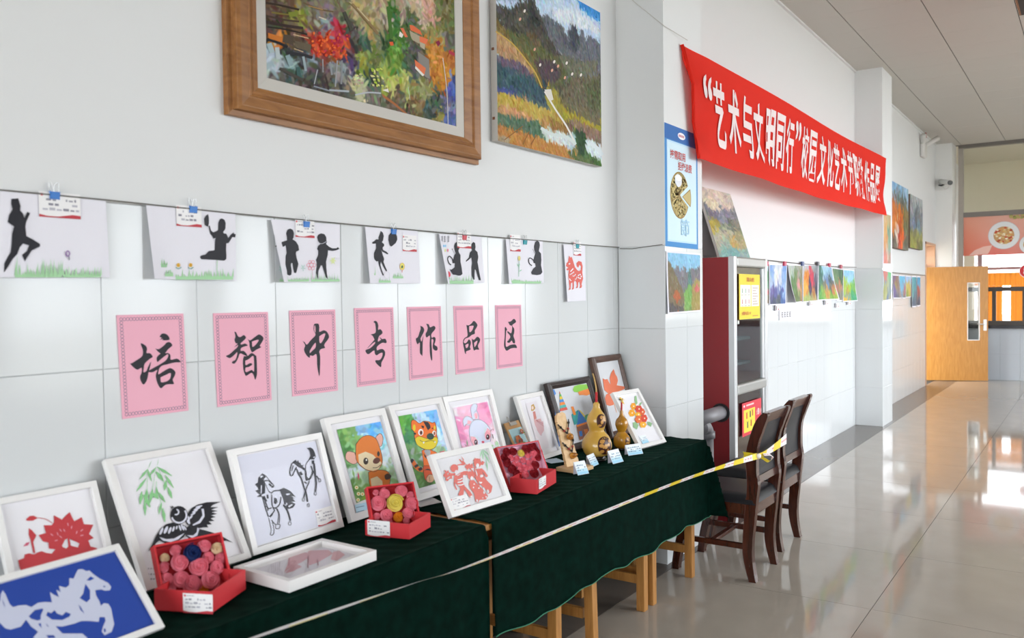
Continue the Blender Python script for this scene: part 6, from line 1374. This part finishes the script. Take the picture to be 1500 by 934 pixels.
ntext('火警119', b2[0] + W2 * .70, b2[0] + W2 * .97, b2[2] + H2 * .52, b2[2] + H2 * .72, NW_)
# ring where the pipe enters
# pipe
PG = mat('galvanised_pipe', '98969a', .5, metal=.25, bump=(90, .15, .002))
t = empty('water_pipe', (.225, 5.3, 0), 'grey water pipe entering the side of the red cabinet', 'pipe')
MB().tube([(0, .2445, .75), (0, -.13, .75)], .047, 20).build('horizontal_pipe', PG, t, smooth=True)
MB().tube([(0, .2447, .748), (0, .236, .748)], .064, 20).build('collar', mat('black_rubber', '141416', .6), t)
MB().tube(smooth_line([(0, -.10, .69), (0, -.045, .688), (0, -.012, .66), (0, 0, .62)], 5), .044, 20).build('elbow', PG, t, smooth=True)
MB().tube([(0, .0, .655), (0, .0, .61)], .05, 20).build('socket', PG, t, smooth=True)
MB().tube([(0, 0, .61), (0, 0, 0)], .040, 20).build('riser', PG, t, smooth=True)
# painting leaning on top of the cabinet
q0, q1 = at(2, CH_ + .006, 1045.5, 377), at(2, CH_ + .006, 1089, 377)
wL = wallM(.0)
MLN = lean(.16, (5.83 + 6.48) / 2, CH_ + .012, 0, .3)
def fitlean():
    # width and height from the photo corners on the leaning plane
    a = [hit(MLN, *p) for p in ((1032, 275), (1079, 286), (1089, 376), (1046, 377))]; return a
a = fitlean()
x0, x1 = (a[0][0] + a[3][0]) / 2, (a[1][0] + a[2][0]) / 2; hgt = (a[0][1] + a[1][1]) / 2
xm = (x0 + x1) / 2
t = empty('canvas_painting', MLN @ Matrix.Translation((xm, 0, 0)), 'small unframed canvas of misty hills leaning on top of the hydrant cabinet', 'painting')
hw = (x1 - x0) / 2
MB().box(-hw, hw, 0, hgt, -.02, -.0005).build('stretched_canvas', MATS['canvas_edge'], t, bevel=.002)
pts = ctrl("(.1,.05,b8b4a4)(.5,.08,c8c2b0)(.9,.1,b4b4a8)(.3,.25,d0c4a8)(.7,.2,c4bca8)(.1,.4,686c74)(.25,.38,6a6e7c)(.45,.42,7c8090)(.6,.35,6c7080)(.75,.3,787c88)(.9,.35,707478)(.1,.52,b0a040)(.2,.5,90883c)(.4,.55,7c8474)(.7,.5,5e6a60)(.9,.5,7a7c6a)(.2,.65,a8a488)(.5,.62,a09c80)(.8,.62,98906c)(.6,.75,b49a58)(.3,.78,8c9c8c)(.8,.78,a89a70)(.2,.92,78a09c)(.5,.9,6e9c9a)(.85,.92,84a098)(.1,.8,a8a890)")
canvas('canvas', t, lambda U, V: (-hw + 2 * hw * U, hgt - hgt * V, .0004 + 0 * U), strokes(90, 130, pts, 1500, 21, 6, 2, jit=.045, wob=.03) * .9 + .1, PAINT)
# ================================================================== pictures beyond and on the second pillar
wc('w', 'narrow ochre picture in a pale frame, high on the second pillar', wallM(.303), ((1293.3, 306.5), (1305.7, 311), (1305.7, 391), (1293.3, 391)), "(.2,.1,d8b080)(.7,.1,b8a070)(.3,.3,e0a860)(.7,.3,7aa088)(.4,.5,d89860)(.6,.6,8aa890)(.5,.7,c8c0b0)(.4,.85,d88070)(.7,.9,b89080)", 31, n=200, res=30, bw=.08, cls='picture_panel')
wc('w', 'narrow sheet with red and green blots, low on the second pillar', wallM(.303), ((1293.3, 395), (1305.7, 398), (1305.7, 439), (1293.3, 441)), "(.3,.1,d87068)(.7,.1,68b878)(.3,.3,8aa8c0)(.6,.4,a8b090)(.3,.6,a8a868)(.7,.6,8898a0)(.4,.85,5a6a90)(.8,.9,a09878)", 32, n=200, res=30, cls='picture_panel')
GF = 'small pictures by the far door'
for k, (c, p, lb, lf) in enumerate((
 (((1307.6, 402), (1316.4, 402.6), (1321, 437), (1308.5, 437)), "(.3,.1,7a5a78)(.7,.2,8a6a58)(.4,.4,a08850)(.3,.6,6a5a90)(.6,.7,908078)(.5,.9,5a5468)", 'purple and ochre sheet, leftmost in the row by the far door', (.01, .01, .06, .01)),
 (((1317, 402.6), (1326, 403.2), (1326.5, 437), (1322, 437)), "(.3,.1,5ab8e0)(.7,.15,68c0e8)(.5,.4,70a8d0)(.7,.5,c05048)(.6,.65,b87848)(.6,.9,6a7a88)", 'sky blue and red sheet, second in the row by the far door', (.01, .01, .01, .06)),
 (((1326.6, 403.4), (1335, 404), (1334.6, 435), (1327, 436)), "(.3,.1,a8c8f0)(.7,.1,b0d0f0)(.3,.4,d8c058)(.6,.45,d0b048)(.4,.7,a8a848)(.7,.8,c0a040)(.4,.9,8a9848)", 'yellow sheet with pale sky in the row by the far door', (.01, .01, .01, .01)),
 (((1335.7, 403.6), (1342.6, 404), (1342.4, 449.5), (1336.2, 450)), "(.3,.1,5aa8b8)(.7,.2,4a98a8)(.4,.4,68a8a8)(.5,.6,5a7888)(.4,.8,4a5a70)(.6,.95,50586a)", 'long teal sheet in the row by the far door', (.01, .01, .01, .01)),
 (((1343.3, 404), (1348.4, 404.4), (1348.2, 448), (1343.6, 449)), "(.4,.1,48a0d0)(.6,.25,58a8d8)(.5,.4,b05040)(.4,.55,985048)(.5,.75,505868)(.5,.95,484c58)", 'long blue sheet with a red tree, rightmost in the row by the far door', (.01, .01, .01, .01)))):
    wc('w', lb, wallM(.012), c, p, 40 + k, GF, lift=lf, n=120, res=26, bw=.05)
for k, (c, p, lb) in enumerate((
 (((1306.3, 265), (1331, 277.3), (1330.2, 365), (1306.3, 364)), "(.2,.05,88b0d0)(.6,.08,90b8d8)(.9,.1,a0c0d8)(.3,.2,707870)(.6,.22,5a6460)(.8,.25,6a7068)(.2,.4,c87030)(.5,.4,d87828)(.8,.4,8a7848)(.2,.6,d88040)(.5,.62,c05828)(.8,.6,7a7858)(.3,.72,d8c8b8)(.6,.8,e06028)(.4,.85,c84828)(.8,.85,686450)(.2,.95,6a5a50)(.7,.95,787068)", 'orange autumn forest canvas high on the far wall'),
 (((1333, 281.5), (1351.2, 295), (1352, 367), (1333.4, 361.5)), "(.3,.05,b0b4b8)(.7,.1,b8bcc0)(.2,.25,989ca0)(.6,.3,7c8288)(.4,.4,6a7078)(.8,.42,8a9098)(.3,.55,7890a8)(.7,.55,88a0b4)(.3,.7,8a8c58)(.7,.72,a8a868)(.3,.88,98984c)(.7,.9,787a50)", 'grey lake canvas with brown edge, nearest the far pillar'))):
    M = wallM(.06); q = [hit(M, *z) for z in c]
    x0, x1 = (q[0][0] + q[3][0]) / 2, (q[1][0] + q[2][0]) / 2; y0, y1 = (q[2][1] + q[3][1]) / 2, (q[0][1] + q[1][1]) / 2
    t = empty('canvas_painting', wallM(0, (x0 + x1) / 2, (y0 + y1) / 2), lb, 'painting')
    hw, hh = (x1 - x0) / 2, (y1 - y0) / 2
    MB().box(-hw, hw, -hh, hh, 0.002, .0592).build('stretched_canvas', mat('brown_canvas_edge', '6a5648', .7), t, bevel=.003)
    canvas('canvas', t, lambda U, V: (-hw + 2 * hw * U, hh - 2 * hh * V, .06 + 0 * U), strokes(80, 70, ctrl(p), 900, 60 + k, 5, 1.6, ang=80, jit=.06, wob=.04), PAINT)
st = MB().tube([(.016, 11.06, 1.83), (.018, 13.0, 1.825), (.016, 15.4, 1.825)], .004, 6).build('hanging_wire', MATS['grey_cord']); tag(st, 'string carrying the small pictures by the far door', 'wire')
# emergency lamp and camera
t = empty('emergency_lamp', (.0, 15.1, 3.88), 'white wall lamp with two raised arms under the far ceiling', 'lamp')
WP = mat('white_plastic', 'dcdad6', .4)
MB().box(0, .07, -.16, .12, -.16, .06).build('body', WP, t, bevel=.03, seg=4)
for y0_, y1_, x_ in ((-.1, -.22, .06), (.0, .26, .2)):
    MB().tube([(.04, y0_, .03), (x_, y1_, .17)], [.03, .045], 12).build('lamp_arm', WP, t, smooth=True)
MB().tube([(.06, .02, .16), (.06, .02, .24)], .014, 8).build('signal_tip', mat('dull_red', 'a8564c', .5), t)
t = empty('security_camera', (.06, 16.55, 3.42), 'small white security camera on the corner pillar', 'camera')
MB().box(-.06, .06, -.02, -.002, -.09, .09).build('wall_plate', WP, t, bevel=.004)
MB().tube([(0, -.02, 0), (.05, -.12, -.02), (.12, -.16, .0)], .014, 8).build('bracket', mat('dark_cable', '2c2a2a', .5), t, smooth=True)
MB().tube([(.03, -.05, .06), (.20, -.28, .0)], .045, 14).build('housing', WP, t, smooth=True)
MB().tube([(.20, -.28, .0), (.215, -.30, -.005)], .04, 14).build('lens', mat('black_gloss', '101012', .15), t)
MB().tube([(.05, -.06, .02), (.1, -.14, -.09), (.16, -.2, -.08), (.2, -.24, -.03)], .008, 6).build('cable', WP, t)
# food poster above the hatch and round sign
PMX = Matrix(((1, 0, 0, .39), (0, 0, -1, YF + .02), (0, 1, 0, 2.185), (0, 0, 0, 1)))
t = empty('food_poster', PMX, 'wide pink food poster with plates above the serving hatch', 'poster')
PW, PH = 4.0, .68
MB().box(0, PW, 0, PH, -.03, 0).build('panel', mat('pink_panel', 'e6a292', .5), t)
pts = ctrl("(.0,.9,e07a62)(.02,.5,e48a70)(.05,.2,e8a890)(.1,.4,e6a898)(.15,.1,e4b4a4)(.12,.9,e07068)(.2,.5,e4a898)(.24,.9,dc7c74)(.28,.3,e4b0a0)(.4,.5,e4a898)(.6,.4,e8b0a0)(.8,.6,e4a090)(.95,.3,e8b8a8)(.5,.9,dc7870)(.75,.95,e08878)")
canvas('poster_print', t, lambda U, V: (PW * U, PH - PH * V, .002 + 0 * U), strokes(160, 28, pts, 0, 1, soft=.004), PRINT)
A = Art(PMX, 0, (1400, 300, 9.34))
A.px('180,690 260,620 380,570 500,550 470,620 440,670', 'ecc0b4')
A.build('print_shape', t, base=.004)
A = Art(Matrix.Identity(4))
R = random.Random(3)
for cx, cy, r in ((.62, .335, .24), (1.02, .16, .17), (1.7, .4, .25), (2.3, .25, .2), (3.0, .42, .25)):
    A.lell(cx, cy, r, r, 'c8ccd2', 26).lell(cx, cy, r * .97, r * .97, 'e2e4e6', 26).lell(cx, cy, r * .66, r * .64, 'c89c6a', 18)
    for i in range(60):
        a = R.random() * 6.28; q = r * .6 * math.sqrt(R.random()); A.lell(cx + q * math.cos(a), cy + q * math.sin(a), .022, .016, R.choice(['e8dcb8', 'c8543c', 'd8b878', 'f0ead4', 'b84a30', 'd8a060']), 6)
for i in range(26): A.lell(.72 + R.random() * .5, .62 + R.random() * .05, .03, .02, R.choice(['9a9a58', 'b8a868', '8a8848']), 6)
A.build('plates_print', t, 'stuff', base=.006)
t = empty('round_sign', Matrix(((1, 0, 0, 1.36), (0, 0, -1, YF - .03), (0, 1, 0, 1.89), (0, 0, 0, 1))), 'round red sign with a white figure hanging at the serving hatch', 'sign')
b = MB().lathe([(.118, -.01), (.118, .01)], 32).build('disc', mat('white_sign_rim', 'f0ecee', .4), t)
MB().lathe([(.108, .0), (.108, .012)], 32).build('red_face', mat('sign_red', 'cc1f2c', .4), t)
glyph_obj('numeral', t, '8', -.055, .035, -.07, .07, .0135, mat('sign_white', 'f4f0f0', .5), .03)
MB().tube([(0, .11, 0), (0, .29, -.02)], .004, 6).build('hanger', METAL, t)
# ================================================================== chairs and tape
def make_chair(label):
    t = empty('dining_chair', (.80, 4.655, 0), label, 'chair', 'dark wooden chairs beside the table')
    fr = [(.79, 0), (.764, .10), (.756, .19), (.768, .37), (.783, .52), (.776, .66), (.79, .75), (.826, .86), (.862, .912)]
    bk = [(.890, .918), (.897, .900), (.864, .81), (.840, .73), (.835, .60), (.843, .528), (.831, .42), (.822, .327), (.809, .196), (.812, .1), (.828, 0)]
    prof = [(a - .8, b) for a, b in smooth_line(fr, 4)] + [(a - .8, b) for a, b in smooth_line(bk, 4)]
    for y in (-.205, .163): MB().prism(prof, y, y + .042, 1).build('back_post', CHAIRW, t, bevel=.007, seg=3)
    fl_ = [(.345, 0), (.362, .12), (.392, .26), (.398, .42)]; fb = [(.446, .42), (.438, .26), (.405, .12), (.383, 0)]
    prof = [(a - .8, b) for a, b in smooth_line(fl_, 4)] + [(a - .8, b) for a, b in smooth_line(fb, 4)]
    for y in (-.21, .17): MB().prism(prof, y, y + .04, 1).build('front_leg', CHAIRW, t, bevel=.005)
    MB().box(-.40, -.01, -.198, -.168, .36, .425).build('side_rail', CHAIRW, t, bevel=.003); MB().box(-.40, -.01, .168, .198, .36, .425).build('side_rail', CHAIRW, t, bevel=.003)
    MB().box(-.395, -.365, -.168, .168, .36, .425).build('front_rail', CHAIRW, t, bevel=.003); MB().box(-.02, .02, -.165, .165, .36, .425).build('rear_rail', CHAIRW, t, bevel=.003)
    for y in (-.2, .176): MB().box(-.42, -.01, y, y + .024, .17, .20).build('stretcher', CHAIRW, t, bevel=.003)
    MB().box(-.24, -.21, -.18, .18, .175, .197).build('cross_stretcher', CHAIRW, t, bevel=.003)
    s = MB()
    def seat(u, v):
        a = min(u, 1 - u); b = min(v, 1 - v); e = min(1, min(a, b) * 9)
        return (-.425 + .455 * u, -.215 + .43 * v, .425 + .045 * math.sqrt(max(0, 1 - (1 - e) ** 2)) + .008 * math.sin(u * 3.14) * math.sin(v * 3.14))
    s.grid(seat, 24, 24); s.box(-.42, .025, -.21, .21, .42, .428)
    s.build('seat', LEATHER, t, smooth=True)
    # back: top rail, lower rail and padded panel between the posts
    def curve(z): return float(np.interp(z, [.52, .60, .66, .73, .81, .86, .912], [.813, .806, .806, .812, .832, .848, .874])) - .8
    def slab(z0, z1, th, nm, m, bow=0):
        b = MB()
        def f(u, v): return (curve(z0 + (z1 - z0) * v) + th / 2 + bow * math.sin(u * 3.14) * math.sin(v * 3.14), -.165 + .33 * u, z0 + (z1 - z0) * v)
        def g(u, v): return (curve(z0 + (z1 - z0) * v) - th / 2 - bow * math.sin(u * 3.14) * math.sin(v * 3.14), .165 - .33 * u, z0 + (z1 - z0) * v)
        b.grid(f, 10, 8); b.grid(g, 10, 8)
        b.add([f(0, 1), f(1, 1), g(0, 1), g(1, 1)], [(0, 1, 2, 3)]); b.add([f(0, 0), f(1, 0), g(0, 0), g(1, 0)], [(3, 2, 1, 0)])
        return b.build(nm, m, t, smooth=False)
    slab(.858, .915, .036, 'top_rail', CHAIRW); slab(.525, .565, .03, 'lower_rail', CHAIRW); slab(.566, .857, .022, 'back_panel', LEATHER, .006)
    return t
c1 = make_chair('dark wooden chair with black padded back, tape knotted around it')
c2 = copy_tree(c1); c2.location = (.755, 5.275, 0); c2['label'] = 'dark wooden chair with black padded back, standing beyond the taped one'
# barrier tape
t = empty('barrier_tape', (.84, 4.44, .69), 'yellow and white barrier tape stretched past the tables to the chair', 'tape')
O3 = Vector((.84, 4.44, .69))
TY_, TW_, TR_ = mat('tape_yellow', 'f0d42a', .35), mat('tape_white', 'ece6e6', .35), mat('tape_red_print', 'd8848a', .4)
P = [at(0, .66, 300, 957), at(0, .69, 370, 934), at(0, .715, 600, 856), at(0, .74, 717, 817), at(0, .79, 1000, 703), Vector((.846, 4.437, .690))]
L = smooth_line([tuple(p) for p in P], 60)
def strip(L, wfun, afun, nm):
    b = MB(); n = len(L); seg = 0; vs = []
    for i, p in enumerate(L):
        p = Vector(p); tg = (Vector(L[min(i + 1, n - 1)]) - Vector(L[max(i - 1, 0)])).normalized()
        up = Vector((0, 0, 1)); sd = tg.cross(up).normalized(); up = sd.cross(tg)
        s = i / (n - 1); w = wfun(s); a = afun(s); e = up * math.cos(a) + sd * math.sin(a)
        vs += [p + e * w / 2 - O3, p + e * w * .1 - O3, p - e * w * .1 - O3, p - e * w / 2 - O3]
    for i in range(n - 1):
        seg += (Vector(L[i + 1]) - Vector(L[i])).length; k = int(seg / .115)
        for r in range(3):
            sf = i / n
            b.cur = 0 if (k % 2 == 0 and (nm != 'tape_run' or sf > .74 or sf < .12)) else (3 if (nm == 'tape_run' and k % 2 == 0 and r == 2) else (2 if (r == 1 and i % 3 and sf > .5) else 1))
            b.add([vs[4 * i + r], vs[4 * i + r + 1], vs[4 * i + 4 + r + 1], vs[4 * i + 4 + r]], [(0, 1, 2, 3)])
    return b.build(nm, [TY_, TW_, TR_, mat('tape_faded_yellow', 'efe3a8', .4)], t)
strip(L, lambda s: .013 + .010 * max(0, 1 - s * 3) + .018 * max(0, (s - .6) / .4), lambda s: .9 * (1 - max(0, (s - .5) / .5)) + .25 * math.sin(s * 17), 'tape_run')
L2 = smooth_line([(.842, 4.44, .69), (.858, 4.50, .692), (.862, 4.62, .698), (.866, 4.78, .712), (.870, 4.872, .722)], 12)
strip(L2, lambda s: .022 + .042 * s, lambda s: .35 - .3 * s, 'tape_tail')
L3 = smooth_line([(.85, 4.442, .69), (.872, 4.47, .672), (.884, 4.51, .652), (.888, 4.555, .664), (.88, 4.54, .684), (.866, 4.48, .692)], 8)
strip(L3, lambda s: .018, lambda s: .9, 'tape_loop')
L4 = smooth_line([(.772, 4.446, .694), (.776, 4.440, .690), (.842, 4.438, .688), (.856, 4.452, .69)], 6)
strip(L4, lambda s: .03, lambda s: .0, 'tape_knot')
MB().lathe([(.004, -.014), (.014, -.006), (.013, .008), (.005, .014)], 10).build('knot', TW_, t, M=Matrix.Translation((.012, -.004, 0)), smooth=True)
